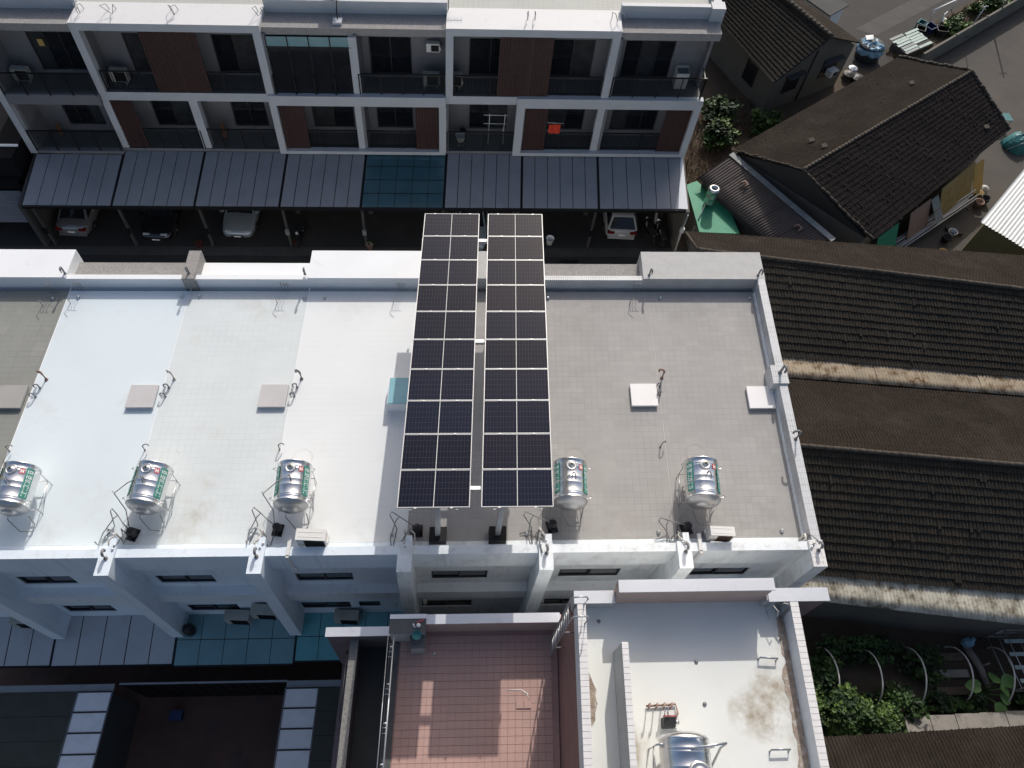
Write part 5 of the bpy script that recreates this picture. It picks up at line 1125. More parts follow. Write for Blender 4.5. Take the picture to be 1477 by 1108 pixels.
# ---------------------------------------------------------------- tiled and corrugated roofs on the right
def V3(p): return Vector(p)
def tile_slope(parent, eL, eR, rR, rL, rows, cols, m, seed=1, lift=0.05, amp=0.028, jit=0.006, slip=0.0, name='roof_tiles'):
    """overlapping courses of curved tiles as real geometry; eL/eR eave ends, rL/rR ridge ends (left/right)"""
    rnd = random.Random(seed); eL,eR,rR,rL = map(V3,(eL,eR,rR,rL)); nrm = (eR-eL).cross(rL-eL).normalized()
    if nrm.z < 0: nrm = -nrm
    ph_ = [rnd.uniform(0,6.28) for _ in range(4)]; ln_ = (eR-eL).length
    P = lambda s,t: (eL*(1-s)+eR*s)*(1-t) + (rL*(1-s)+rR*s)*t + nrm*(0.022*math.sin(s*ln_*0.9+ph_[0]+2*t)+0.014*math.sin(s*ln_*2.1+ph_[1]+5*t)-0.02)*math.sin(math.pi*min(1,max(0,t)))
    mb = MB(shear=False); prof = ((0.0,-0.35),(0.25,0.7),(0.5,1.0),(0.75,0.7),(1.0,-0.35))
    for i in range(rows):
        t0, t1 = i/rows, (i+1.12)/rows
        if t1 > 1: t1 = 1
        ro = rnd.uniform(-0.25,0.25)/cols
        for j in range(cols):
            z = rnd.uniform(-jit,jit); dt = rnd.uniform(-0.06,0.03)/rows; tw = rnd.uniform(-jit,jit)
            if slip and rnd.random() < slip: dt -= rnd.uniform(0.1,0.4)/rows; z += 0.03; tw += rnd.uniform(-0.03,0.03)
            b = len(mb.v)
            for (a,w) in prof:
                s = min(1,max(0,(j+a)/cols+ro)); h = lift+amp*w+z+tw*(a-0.5)*2
                mb.v.append(P(s,t0+dt)+nrm*h); mb.v.append(P(s,t1)+nrm*(amp*w+0.004+z*0.3)); mb.v.append(P(s,t0+dt)+nrm*(h-0.045))
            for k in range(4):
                q = b+3*k
                mb.f.append([q,q+3,q+4,q+1]); mb.m.append(0); mb.s.append(False)
                mb.f.append([q+2,q+5,q+3,q]); mb.m.append(0); mb.s.append(False)
    base = MB(shear=False); gn = 12
    for i in range(gn+1):
        for j in range(gn+1): base.v.append(P(j/gn,i/gn)-nrm*0.04)
    for i in range(gn):
        for j in range(gn): q = i*(gn+1)+j; base.f.append([q,q+1,q+gn+2,q+gn+1]); base.m.append(0); base.s.append(False)
    base.build('roof_deck', M['dark_wall'], parent)
    return mb.build(name, M[m], parent, kind='stuff')
def ridge(parent, a, b, r=0.14, m='tile_ridge', n=40, seed=2):
    a,b = V3(a),V3(b); rnd = random.Random(seed); d = (b-a)/n
    mb = MB(shear=False)
    for k in range(n):
        p = a+d*k; q = p+d*1.04; o = Vector((0,0,rnd.uniform(-0.012,0.012))); mb.tube([p+o,q+o+Vector((0,0,0.015))],[r*1.02,r*0.95],8)
    mb.build('ridge_tiles', M[m], parent, kind='stuff')
def corrugated(parent, a, b, c, d, n, m, amp=0.03, name='corrugated_sheet', joints=0, seed=1):
    """ridges run a->d and b->c; n waves along a->b"""
    a,b,c,d = map(V3,(a,b,c,d)); nrm = (b-a).cross(d-a).normalized()
    if nrm.z < 0: nrm = -nrm
    rnd = random.Random(seed); k = max(1,joints)
    for j in range(k):
        mb = MB(shear=False); i0, i1 = j*n//k, (j+1)*n//k; dz = rnd.uniform(-0.01,0.015)
        for i in range(i0*4, i1*4+1):
            s = i/(4*n); h = amp*math.cos(2*math.pi*i/4)+dz; top = a*(1-s)+b*s; bot = d*(1-s)+c*s
            for t in (0.0,0.34,0.67,1.0): mb.v.append(top*(1-t)+bot*t+nrm*(h+rnd.uniform(-0.003,0.003)))
            mb.v.append(bot+nrm*(h-0.03))
        w = (i1-i0)*4
        for i in range(w):
            for q in range(4): p = i*5+q; mb.f.append([p,p+1,p+6,p+5]); mb.m.append(0); mb.s.append(q < 3)
        mb.build(name, M[m], parent)
def wall_poly(parent, pts, z0, z1, m='old_wall', name='wall'):
    mb = MB(shear=False); mb.prism(pts,z0,z1); return mb.build(name, M[m], parent)
X0, X1 = 12.75, 35.0
lin = lambda x, xa, ya, xb, yb: ya+(yb-ya)*(x-xa)/(xb-xa)
fe1 = lambda x: lin(x,13.36,18.95,30.05,17.46); rd1 = lambda x: lin(x,13.0,16.28,27.51,14.02); ne1 = lambda x: lin(x,16.38,11.50,27.15,10.37)
vl1 = lambda x: lin(x,16.43,10.57,26.92,9.56); rd2 = lambda x: lin(x,14.93,6.05,23.68,5.12); ne2 = lambda x: lin(x,15.66,1.58,23.36,0.75); pl2 = lambda x: lin(x,15.48,0.60,23.21,-0.43)
lh = thing('long_house','long low house with brown tiled gable roof beside the end townhouse','house',(24,14.5,0),group='long tiled houses on the right')
tile_slope(lh,(X1,fe1(X1),3.5),(13.3,fe1(13.3),3.5),(13.0,rd1(13.0),5.2),(X1,rd1(X1),5.2),15,150,'tile_brown',3)
tile_slope(lh,(X0,ne1(X0),3.5),(X1,ne1(X1),3.5),(X1,rd1(X1),5.2),(X0,rd1(X0),5.2),13,165,'tile_dark',4,lift=0.055,amp=0.022,jit=0.008,slip=0.008)
ridge(lh,(12.9,rd1(12.9),5.24),(X1,rd1(X1),5.24),0.10,n=70)
wall_poly(lh,[(13.4,ne1(13)+0.3),(X1,ne1(X1)+0.3),(X1,fe1(X1)-0.4),(13.6,fe1(13.6)-0.4)],0,3.42,'old_wall')
g = MB(shear=False); g.add([(13.35,fe1(13.3)-0.4,3.42),(13.35,ne1(13)+0.3,3.42),(13.3,rd1(13.3),5.05),(13.5,fe1(13.3)-0.4,3.42),(13.5,ne1(13)+0.3,3.42),(13.45,rd1(13.3),5.05)],[(0,1,2),(5,4,3),(0,3,4,1),(1,4,5,2),(2,5,3,0)]); g.build('gable', M['old_wall'], lh)
gv = MB(shear=False); gv.tube([(13.25,fe1(13.3),3.5),(12.95,rd1(13.0),5.18)],0.06,6); gv.build('verge', M['tile_ridge'], lh)
vs_ = thing('valley_roof','rust stained corrugated strip between the two long tiled roofs','roof strip',(24,10.2,3.2))
corrugated(vs_,(X0,ne1(X0)+0.15,3.50),(X1,ne1(X1)+0.15,3.50),(X1,vl1(X1)-0.08,3.42),(X0,vl1(X0)-0.08,3.42),150,'corrugated_tan',0.014,joints=34)
lh2 = thing('long_house','long low house with dark tiled roof nearer the garden','house',(24,5,0),group='long tiled houses on the right')
tile_slope(lh2,(X1,vl1(X1)+0.05,3.25),(X0,vl1(X0)+0.05,3.25),(X0,rd2(X0),5.5),(X1,rd2(X1),5.5),16,165,'tile_brown',5)
tile_slope(lh2,(X0,ne2(X0),3.3),(X1,ne2(X1),3.3),(X1,rd2(X1),5.5),(X0,rd2(X0),5.5),15,165,'tile_dark',6,lift=0.058,amp=0.022,jit=0.008,slip=0.008)
ridge(lh2,(X0,rd2(X0),5.54),(X1,rd2(X1),5.54),0.10,n=70,seed=9)
wall_poly(lh2,[(12.9,ne2(13)+0.35),(X1,ne2(X1)+0.35),(X1,vl1(X1)-0.3),(12.9,vl1(13)-0.3)],0,3.2)
ps = thing('garden_lean_to','pale mould streaked corrugated lean to roof above the garden','lean-to',(24,0.8,0))
corrugated(ps,(X0,ne2(X0)+0.22,3.29),(X1,ne2(X1)+0.22,3.29),(X1,pl2(X1)+0.05,3.06),(X0,pl2(X0)+0.05,3.06),150,'corrugated_pale',0.014,joints=36)
mb = MB(shear=False); mb.tube([(X0,ne2(X0)+0.12,3.28),(X1,ne2(X1)+0.12,3.28)],0.05,6); mb.build('top_flashing', M['old_concrete'], ps)
mb = MB(shear=False); mb.tube([(X0,pl2(X0)+0.12,2.97),(X1,pl2(X1)+0.12,2.97)],0.04,6); mb.build('eave_beam', M['old_concrete'], ps)
wall_poly(ps,[(12.9,pl2(13)+0.35),(X1,pl2(X1)+0.35),(X1,ne2(X1)),(12.9,ne2(13))],0,2.92,'old_wall')
bh = thing('low_house','low house with brown tiled roof at bottom right below the garden','house',(22,-7,0))
tile_slope(bh,(X1,-3.42,2.75),(9.75,-4.22,2.75),(9.75,-9.2,5.0),(X1,-8.6,5.0),16,190,'tile_brown',8,lift=0.06)
wall_poly(bh,[(9.8,-9),(X1,-9),(X1,-3.75),(9.8,-4.5)],0,2.7,'dark_wall')

# the old gabled house set at an angle
A,B_,C_,D,E,F = (17.09,25.45,3.0),(29.13,33.78,3.0),(31.03,29.80,5.0),(19.29,21.79,5.0),(33.53,27.32,3.0),(23.03,18.93,3.0)
oh = thing('old_house','old gabled house set at an angle with weathered uneven tile roof','house',(25,26,0))
tile_slope(oh,B_,A,D,C_,26,120,'tile_brown',11,lift=0.035,amp=0.02,slip=0.01)
tile_slope(oh,F,E,C_,D,17,118,'tile_red_worn',12,lift=0.065,amp=0.025,jit=0.014,slip=0.05)
ridge(oh,(D[0],D[1],5.05),(C_[0],C_[1],5.05),0.085,n=55,seed=4)
def verge(parent,a,b,r,seed):
    a,b = V3(a),V3(b); rnd = random.Random(seed); mb = MB(shear=False); n = 16
    for k in range(n):
        p = a+(b-a)*k/n; q = a+(b-a)*(k+1)/n; o = Vector((rnd.uniform(-.04,.04),rnd.uniform(-.04,.04),0.05+rnd.uniform(-.02,.03))); mb.tube([p+o,q+o],r,6)
    mb.build('verge_tiles', M['tile_ridge'], parent, kind='stuff')
verge(oh,D,F,0.07,1); verge(oh,C_,B_,0.09,2); verge(oh,C_,E,0.09,3); verge(oh,A,D,0.045,4)
mb = MB(shear=False); mb.add([(17.25,25.25,0),(22.7,19.15,0),(32.9,27.3,0),(28.9,33.2,0),(17.25,25.25,2.92),(22.7,19.15,2.92),(32.9,27.3,2.92),(28.9,33.2,2.92)],[(0,1,5,4),(1,2,6,5),(2,3,7,6),(3,0,4,7)]); mb.build('wall', M['old_wall'], oh)
mb = MB(shear=False); mb.add([(17.25,25.25,2.92),(22.7,19.15,2.92),(19.36,21.82,4.9),(17.45,25.4,2.92),(22.9,19.3,2.92),(19.56,21.97,4.9)],[(0,1,2),(5,4,3),(0,3,4,1),(1,4,5,2),(2,5,3,0)]); mb.build('gable', M['dark_wall'], oh)
for k in range(4):
    mb = MB(shear=False); rr = random.Random(k+20); s = rr.uniform(0.1,0.9); t = rr.uniform(0.1,0.9); f = rr.random() < 0.5
    q = [Vector(x) for x in ((F,E,C_,D) if f else (B_,A,D,C_))]; p = (q[0]*(1-s)+q[1]*s)*(1-t)+(q[3]*(1-s)+q[2]*s)*t; p.z += 0.13
    mb.hexa([tuple(p+Vector(v)) for v in ((0,0,0),(0.3,0.1,0),(0.24,0.34,0.03),(-0.06,0.24,0.03))],[tuple(p+Vector(v)) for v in ((0,0,0.03),(0.3,0.1,0.03),(0.24,0.34,0.06),(-0.06,0.24,0.06))]); mb.build('slipped_tile', M['tile_ridge'], oh)
lt = thing('side_lean_to','brown corrugated lean to roof against the gable of the old house','lean-to',(17.8,22,0))
corrugated(lt,(17.03,25.14,3.02),(20.95,19.12,3.02),(18.55,18.1,2.50),(15.0,23.80,2.50),44,'corrugated_brown',0.035,joints=5)
mb = MB(shear=False); a,b = Vector((17.05,25.2,3.06)),Vector((21.1,18.95,3.06)); n_ = Vector((-0.84,-0.54,0))
for k in range(5):
    p = a+(b-a)*k/5; q = a+(b-a)*(k+0.985)/5; mb.hexa([tuple(p),tuple(q),tuple(q+n_*0.30-Vector((0,0,0.05))),tuple(p+n_*0.30-Vector((0,0,0.05)))],[tuple(p+Vector((0,0,0.03))),tuple(q+Vector((0,0,0.03))),tuple(q+n_*0.30-Vector((0,0,0.02))),tuple(p+n_*0.30-Vector((0,0,0.02)))])
mb.build('flashing', M['flashing'], lt)
wall_poly(lt,[(15.3,23.7),(17.4,20.4),(18.8,18.6),(20.6,19.6),(17.1,24.9)],0,2.45,'dark_wall')
for k,(x,y) in enumerate(((17.05,23.0),(19.2,19.9))):
    mb = MB(shear=False); mb.tube([(x,y,2.95),(x+0.25,y+0.05,3.0),(x+0.35,y-0.15,2.98),(x+0.15,y-0.3,2.94)],0.06,5); mb.build('brick_weight', M['rust_pipe'], lt)
gs = thing('green_annex','small annex with bright green coated flat roof beside the lean to','annex',(15.9,22.3,0))
GA = [(14.50,23.80),(15.15,24.12),(16.60,21.70),(16.75,20.25),(14.62,20.35)]
mb = MB(shear=False); mb.prism([(14.53,23.75),(15.13,24.05),(16.56,21.68),(16.7,20.3),(14.65,20.4)],0,1.94); mb.build('wall', M['old_wall'], gs)
mb = MB(shear=False); mb.prism(GA,1.941,2.0); mb.build('roof_surface', M['green_coating'], gs)
st = thing('vent_cylinder','old steel cylinder with open top standing on green coated roof','steel cylinder',(15.45,22.35,2.0))
cx_, cy_ = 15.45, 22.35
mb = MB(shear=False); mb.lathe([(0.26,0.0),(0.29,0.03),(0.29,0.1),(0.30,0.12),(0.29,0.14),(0.29,0.50),(0.30,0.52),(0.29,0.54),(0.29,0.92),(0.315,0.95),(0.30,1.03),(0.22,1.08),(0.18,1.08),(0.175,0.75),(0.01,0.74)],(cx_,cy_,2.12),n=26); mb.build('shell', M['steel_dull'], st)
mb = MB(shear=False); mb.lathe([(0.172,0.0),(0.01,0.002)],(cx_,cy_,3.02),n=16); mb.build('dark_inside', M['dark_metal'], st)
for k in range(3):
    a = k*2.1+0.4; mb = MB(shear=False); mb.tube([(cx_+0.22*math.cos(a),cy_+0.22*math.sin(a),2.0),(cx_+0.22*math.cos(a),cy_+0.22*math.sin(a),2.16)],0.025,6); mb.build('leg', M['steel_dull'], st)
mb = MB(shear=False); mb.tube([(cx_-0.25,cy_-0.2,2.3),(cx_-0.45,cy_-0.6,2.1),(14.7,21.2,2.05),(14.5,21.0,0.4)],0.03,7); mb.build('drain_pipe', M['galv'], st)

# second old house at the top
c0,eL,r0,r1,f0,f1 = (20.72,31.17,3.0),(17.3,40.7,3.0),(23.73,32.72,5.0),(19.24,41.4,5.0),(27.14,35.14,3.0),(22.05,43.6,3.0)
h2 = thing('farm_house','grey walled house with ribbed dark tile roof at top right of far row','house',(22.5,37,0))
tile_slope(h2,eL,c0,r0,r1,16,92,'tile_dark',21,lift=0.075,amp=0.02)
tile_slope(h2,f0,f1,r1,r0,24,60,'tile_brown',22,lift=0.04,amp=0.02)
ridge(h2,(r0[0],r0[1],5.06),(r1[0],r1[1],5.06),0.14,n=30,seed=5)
defm('house_wall', (0.13,0.125,0.105), 0.9, var=0.1, scale=0.8, stain=((0.12,0.115,0.10),1.0,0.5,0.8))
W1,W2,W3,W4 = Vector((21.2,32.15,0)),Vector((26.75,35.05,0)),Vector((22.3,43,0)),Vector((17.9,40.6,0)); up = Vector((0,0,2.92))
mb = MB(shear=False); mb.add([W1,W2,W3,W4,W1+up,W2+up,W3+up,W4+up],[(0,1,5,4),(1,2,6,5),(2,3,7,6),(3,0,4,7)]); pk = Vector((23.85,33.53,4.88)); mb.add([W1+up,W2+up,pk],[(0,1,2)]); mb.build('wall', M['house_wall'], h2)
gx = (W2-W1).normalized(); gn = Vector((gx.y,-gx.x,0)); gy = (W4-W1).normalized(); gm = Vector((-gy.y,gy.x,0))
def wall_window(base, ax, nn, s, z0, z1, w, hood=True):
    p = base+ax*s; fn = lambda a,d,z: p+ax*a+nn*d+Vector((0,0,z))
    mb = MB(fn=fn); mb.box(0,w,0.005,0.04,z0,z1); o = mb.build('window', M['glass_dark'], h2)
    mb = MB(fn=fn); mb.box(-0.04,0,0.0,0.06,z0-0.04,z1+0.04); mb.box(w,w+0.04,0.0,0.06,z0-0.04,z1+0.04); mb.box(0,w,0.0,0.06,z0-0.04,z0); mb.box(w/2-0.02,w/2+0.02,0.041,0.06,z0,z1); mb.build('frame', M['charcoal_frame'], o)
    if hood: mb = MB(fn=fn); mb.box(-0.15,w+0.15,0.0,0.4,z1+0.08,z1+0.14); mb.build('hood', M['dark_wall'], o)
wall_window(W1,gx,gn,1.1,1.2,2.3,1.1); wall_window(W1,gx,gn,4.1,1.3,2.4,1.2); wall_window(W1,gy,gm,1.6,0.9,2.2,1.0,False)
mb = MB(fn=lambda a,d,z: W1+gx*(2.85+a)+gn*d+Vector((0,0,z))); mb.tube([(0,0.05,0.1),(0,0.05,3.6)],0.05,6); mb.build('drain_pipe', M['dark_wall'], h2)
a = make_ac('ac_white','ac_grille',0.62,0.45,0.38,False); p = W1+gx*4.75+gn*0.34; a.location = (p.x,p.y,1.5); a.rotation_euler = (0,0,math.atan2(gx.y,gx.x)); tag(a,'white window air conditioner in gable wall of the grey walled house','air conditioner',"outdoor units of air conditioners")
mb = MB(fn=lambda x,y,z: Vector((x,y,z))); mb.box(-0.25,0.25,-0.1,0.22,-0.05,0.0); piece('bracket', mb.mesh('bracket', M['galv']), a)
ws = thing('white_outbuilding','white walled outbuilding cut by the top picture edge','building',(26.9,40,0))
wall_poly(ws,[(26.4,38.6),(27.5,39.5),(25.2,43),(24.0,42.2)],0,2.6,'white_paint'); mb = MB(shear=False); mb.prism([(26.2,38.4),(27.8,39.6),(25.3,43.3),(23.8,42.3)],2.62,2.7); mb.build('roof', M['dark_wall'], ws)

# ---------------------------------------------------------------- road, yards, walls
sheet('road', [(25.5,36.5),(30.5,37.0),(33.6,37.9),(62,57.5),(54,68),(23,46)], 0.006, 'asphalt', False)
sheet('road_gutter', [(29.9,41.1),(31.2,40.4),(60,60),(58.7,61)], 0.012, 'lane_concrete', False)
sheet('yard_paving', [(33.4,36.9),(62,57.2),(90,50),(90,6),(36,14),(30,17.5),(24,19.2),(22.9,18.6),(33.6,27.0),(29.3,34.2),(30.5,36.5)], 0.005, 'yard_concrete', False)
sheet('planting_strip', [(31.6,36.9),(32.6,37.6),(58,55.8),(57,57.2),(33.3,40.2),(31.2,38.6)], 0.014, 'soil', False)
fw = thing('yard_wall','low cement wall running diagonally along the planted strip','wall',(38,40.5,0)); wx = Vector((9.15,6.49,0)).normalized(); wy = Vector((-wx.y,wx.x,0))
for k in range(7):
    p = Vector((32.7,36.75,0))+wx*k*3.6; mb = MB(fn=lambda a,d,z: p+wx*a+wy*d+Vector((0,0,z))); mb.box(0,3.56,-0.07,0.07,0,1.22); mb.build('wall_panel', M['old_wall'], fw)
    mb = MB(fn=lambda a,d,z: p+wx*a+wy*d+Vector((0,0,z))); mb.box(3.56,3.6,-0.1,0.1,0,1.27); mb.build('pier', M['old_concrete'], fw)
pl_ = thing('utility_pole','thin leaning pole standing at the low diagonal wall','pole',(40.0,41.9,0))
mb = MB(shear=False); mb.tube([(40.0,42.1,0),(40.1,41.9,4.4)],[0.07,0.05],8); mb.build('shaft', M['old_concrete'], pl_); mb = MB(shear=False); mb.tube([(39.8,41.85,4.1),(40.4,42.0,4.1)],0.03,6); mb.build('crossarm', M['galv'], pl_)
pl2_ = thing('clothes_pole','very thin pole by the low wall near the old house','pole',(37.2,39.9,0)); mb = MB(shear=False); mb.tube([(37.2,40.1,0),(37.25,39.95,2.6)],0.03,7); mb.build('shaft', M['galv'], pl2_); mb = MB(shear=False); mb.tube([(37.0,39.9,2.5),(37.5,40.05,2.5)],0.02,6); mb.build('hook_bar', M['galv'], pl2_)
mb = MB(shear=False); mb.tube([(35.4,42.15,0.8),(37.9,43.7,0.8)],0.05,7); 
for q in (0.1,0.9): mb.tube([(35.4+2.5*q,42.15+1.55*q,0),(35.4+2.5*q,42.15+1.55*q,0.8)],0.03,6)
tag(mb.build('guard_rail', M['band_white']),'white guard rail beside the road at top right','guard rail')
# tub under a blue tarp
tb = thing('water_tub','dark round tub covered with crumpled blue tarp beside the road','tub',(29.75,38.0,0))
mb = MB(shear=False); mb.lathe([(0.72,0),(0.80,0.1),(0.82,0.95),(0.80,1.0),(0.02,1.0)],(29.75,38.0,0),n=26); mb.build('barrel', M['tub_dark'], tb)
rr = random.Random(3); mb = MB(shear=False); n = 30; rings = 7; pts = []
for i in range(rings+1):
    for k in range(n):
        t = 2*math.pi*k/n; ra = 0.90*min(1,i/(rings-1.6)) + 0.05*rr.uniform(-1,1)*(i > 1)
        z = 1.03+0.06*rr.uniform(-1,1)+(0.07*math.sin(2*t+i) if i < 5 else -0.16*(i-4)+0.06*math.sin(3*t+1)); pts.append((29.75+ra*math.cos(t),38.0+ra*math.sin(t),z))
mb.add(pts,[(i*n+k,i*n+(k+1)%n,(i+1)*n+(k+1)%n,(i+1)*n+k) for i in range(rings) for k in range(n)],0,False); mb.build('tarp', M['tarp_blue'], tb)
mb = MB(shear=False); mb.hexa([(29.3,38.2,1.12),(29.8,38.3,1.12),(29.9,38.7,1.14),(29.35,38.65,1.14)],[(29.3,38.2,1.16),(29.8,38.3,1.15),(29.9,38.7,1.20),(29.35,38.65,1.17)]); mb.build('white_sheet', M['band_white'], tb)
# pile of mint coloured roofing sheets
ms = thing('roofing_sheet_pile','pile of pale mint roofing sheets by the diagonal wall','sheet pile',(33.3,38.5,0)); dx = Vector((0.87,0.5,0)).normalized(); dy = Vector((-dx.y,dx.x,0))
for k in range(7):
    for h in range(2):
        o_ = Vector((32.3,37.75,0.45))+dy*(k*0.24)+dx*(h*1.35+0.1*rr.uniform(-1,1)); fn = lambda a,d,z: o_+dx*a+dy*d+Vector((0,0,z)); z = 0.03*k*rr.random()
        if h and k in (1,): continue
        mb = MB(fn=fn); mb.box(0,1.25,0,0.20,z,z+0.03); mb.build('sheet', M['sheet_mint' if rr.random() < 0.8 else 'flashing'], ms)
mb = MB(shear=False); mb.prism([(32.3,37.7),(34.6,39.0),(33.8,40.2),(31.6,38.9)],0.02,0.44); mb.build('sheet_base', M['dark_wall'], ms)
for k,(x,y,m,l,s) in enumerate(((35.0,40.9,'plastic_blue','dark blue plastic crate on the planted strip',0.7),(34.55,41.25,'plastic_teal','teal plastic crate on the planted strip',0.6),(34.2,40.6,'dark_metal','dark crate beside the roofing sheet pile',0.6),(35.7,40.6,'black_plastic','black crate at foot of the diagonal wall',0.7))):
    r = thing('crate',l,'crate',(x,y,0),0.5+0.3*k,group='crates on the planted strip'); I = lambda a,b,c: Vector((a,b,c))
    mb = MB(fn=I); mb.box(-s/2,s/2,-s/2,s/2,0,0.05); 
    for (a,b,c,d) in ((-s/2,s/2,-s/2,-s/2+0.04),(-s/2,s/2,s/2-0.04,s/2),(-s/2,-s/2+0.04,-s/2+0.04,s/2-0.04),(s/2-0.04,s/2,-s/2+0.04,s/2-0.04)): mb.box(a,b,c,d,0.05,0.5)
    piece('crate_body', mb.mesh('crate_body', M[m]), r)
    mb = MB(fn=I); mb.box(-s/2-0.02,s/2+0.02,-s/2-0.02,-s/2-0.001,0.42,0.52); mb.box(-s/2-0.02,s/2+0.02,s/2+0.001,s/2+0.02,0.42,0.52); piece('rim', mb.mesh('rim', M[m]), r)
ch = thing('chair','white plastic chair tipped beside the crates','chair',(36.3,41.6,0),0.8); I = lambda a,b,c: Vector((a,b,c))
mb = MB(fn=I); mb.box(-0.25,0.25,-0.25,0.25,0.40,0.44); piece('seat', mb.mesh('seat', M['band_white']), ch); mb = MB(fn=I); mb.box(-0.25,0.25,0.22,0.26,0.44,0.9); piece('backrest', mb.mesh('backrest', M['band_white']), ch)
for sx in (-0.22,0.22):
    for sy in (-0.22,0.22): mb = MB(fn=I); mb.tube([(sx,sy,0),(sx,sy,0.4)],0.025,6); piece('leg', mb.mesh('leg', M['band_white']), ch)
# white corrugated shed at the right edge
sh = thing('corrugated_shed','shed with white corrugated roof and olive walls at right picture edge','shed',(33,20.5,0))
corrugated(sh,(29.19,20.25,3.0),(33.2,15.30,3.15),(39.3,21.4,3.15),(35.3,26.35,3.0),34,'corrugated_white',0.03,joints=6)
mb = MB(shear=False); mb.prism([(29.45,20.2),(33.2,15.6),(39.0,21.4),(35.3,26.0)],0,2.9); mb.build('wall', M['olive_sheet'], sh)
mb = MB(shear=False); p0,p1 = Vector((29.42,20.17,0)),Vector((33.17,15.57,0)); ax = (p1-p0).normalized(); nn = Vector((ax.y,-ax.x,0)); 
for k in range(20): q = p0+ax*(0.1+k*0.28); mb.hexa([tuple(q-nn*0.0),tuple(q+ax*0.06),tuple(q+ax*0.06+nn*0.03),tuple(q+nn*0.03)],[tuple(q+Vector((0,0,2.85))),tuple(q+ax*0.06+Vector((0,0,2.85))),tuple(q+ax*0.06+nn*0.03+Vector((0,0,2.85))),tuple(q+nn*0.03+Vector((0,0,2.85)))])
mb.build('wall_ribs', M['olive_sheet'], sh)
# things lying along the old house
pb = thing('pole_bundle','bundle of long grey poles lying along the old house wall','poles',(29,23,0)); a,b = Vector((25.2,20.55,0.5)),Vector((32.2,25.3,0.5))
for k in range(7):
    o_ = Vector((0.55,-0.8,0))*(0.11*k)+Vector((0,0,0.06*(k%3))); s = rr.uniform(0,0.06); mb = MB(shear=False); mb.tube([a+(b-a)*s+o_,a+(b-a)*(0.86+0.13*rr.random())+o_],0.045,6); mb.build('pole', M['pvc_pale' if k % 3 else 'galv'], pb)
for q in (0.15,0.8): mb = MB(shear=False); p = a+(b-a)*q; mb.tube([p+Vector((-0.2,0.3,-0.08)),p+Vector((0.6,-0.85,-0.08))],0.06,5); mb.tube([p+Vector((0.2,-0.3,-0.5)),p+Vector((0.2,-0.3,-0.1))],0.05,5); mb.build('trestle', M['bark'], pb)
def board(p, q, w, z0, z1, m, label, name='board', cat='board'):
    p,q = Vector(p),Vector(q); d = (q-p).normalized(); n = Vector((d.y,-d.x,0)); r = thing(name,label,cat,tuple(p))
    mb = MB(shear=False); mb.hexa([tuple(p+n*w+Vector((0,0,z0))),tuple(q+n*w+Vector((0,0,z0))),tuple(q+n*(w+0.03)+Vector((0,0,z0))),tuple(p+n*(w+0.03)+Vector((0,0,z0)))],[tuple(p+Vector((0,0,z1))),tuple(q+Vector((0,0,z1))),tuple(q+n*0.03+Vector((0,0,z1))),tuple(p+n*0.03+Vector((0,0,z1)))]); mb.build('sheet', M[m], r)
    mb = MB(shear=False); mb.tube([p+n*w*0.5+Vector((0,0,(z0+z1)/2)),q+n*w*0.5+Vector((0,0,(z0+z1)/2))],0.03,5); mb.build('batten', M['bark'], r)
board((28.6,23.35,0),(31.3,25.5,0),0.9,0.35,2.3,'ply','long ochre plywood sheet leaning under eave of the old house')
board((26.4,21.7,0),(27.9,22.8,0),0.8,0.3,2.1,'rust_pipe','rust brown sheet leaning under eave of the old house')
board((27.95,22.75,0),(28.5,23.2,0),1.0,0.9,2.0,'flashing','pale grey sheet between leaning boards of the old house')
board((31.5,25.6,0),(32.3,26.2,0),0.9,0.4,1.9,'paper_yellow','yellowish board leaning at right end of the old house eave')
board((24.1,20.0,0),(25.6,21.1,0),0.7,0.3,2.0,'green_coating','dark green sheet leaning at left end of the old house eave')
def junk(kind,x,y,label,m,s=0.3,h=0.4):
    mb = MB(shear=False)
    if kind == 'pot': mb.lathe([(s*0.7,0),(s,h*0.8),(s*1.05,h),(s*0.9,h*0.95),(s*0.6,h*0.3),(0.01,h*0.3)],(x,y,0.006),n=14); tag(mb.build('pot',M[m]),label,'pot','odds and ends in the side yard')
    elif kind == 'bag':
        rr2 = random.Random(int(x*10)); n = 12; prof = [(0.02,0)]+[(s*(0.8+0.3*rr2.random()),h*q/5) for q in range(5)]+[(s*0.35,h),(0.02,h*1.05)]; mb.lathe(prof,(x,y,0.006),n=9,smooth=False); tag(mb.build('bag',M[m]),label,'bag','odds and ends in the side yard')
    else:
        mb.box(x-s,x+s,y-s*0.7,y+s*0.7,0.006,h); mb.box(x-s*1.05,x+s*1.05,y-s*0.75,y+s*0.75,h,h+0.04); tag(mb.build('box',M[m]),label,'box','odds and ends in the side yard')
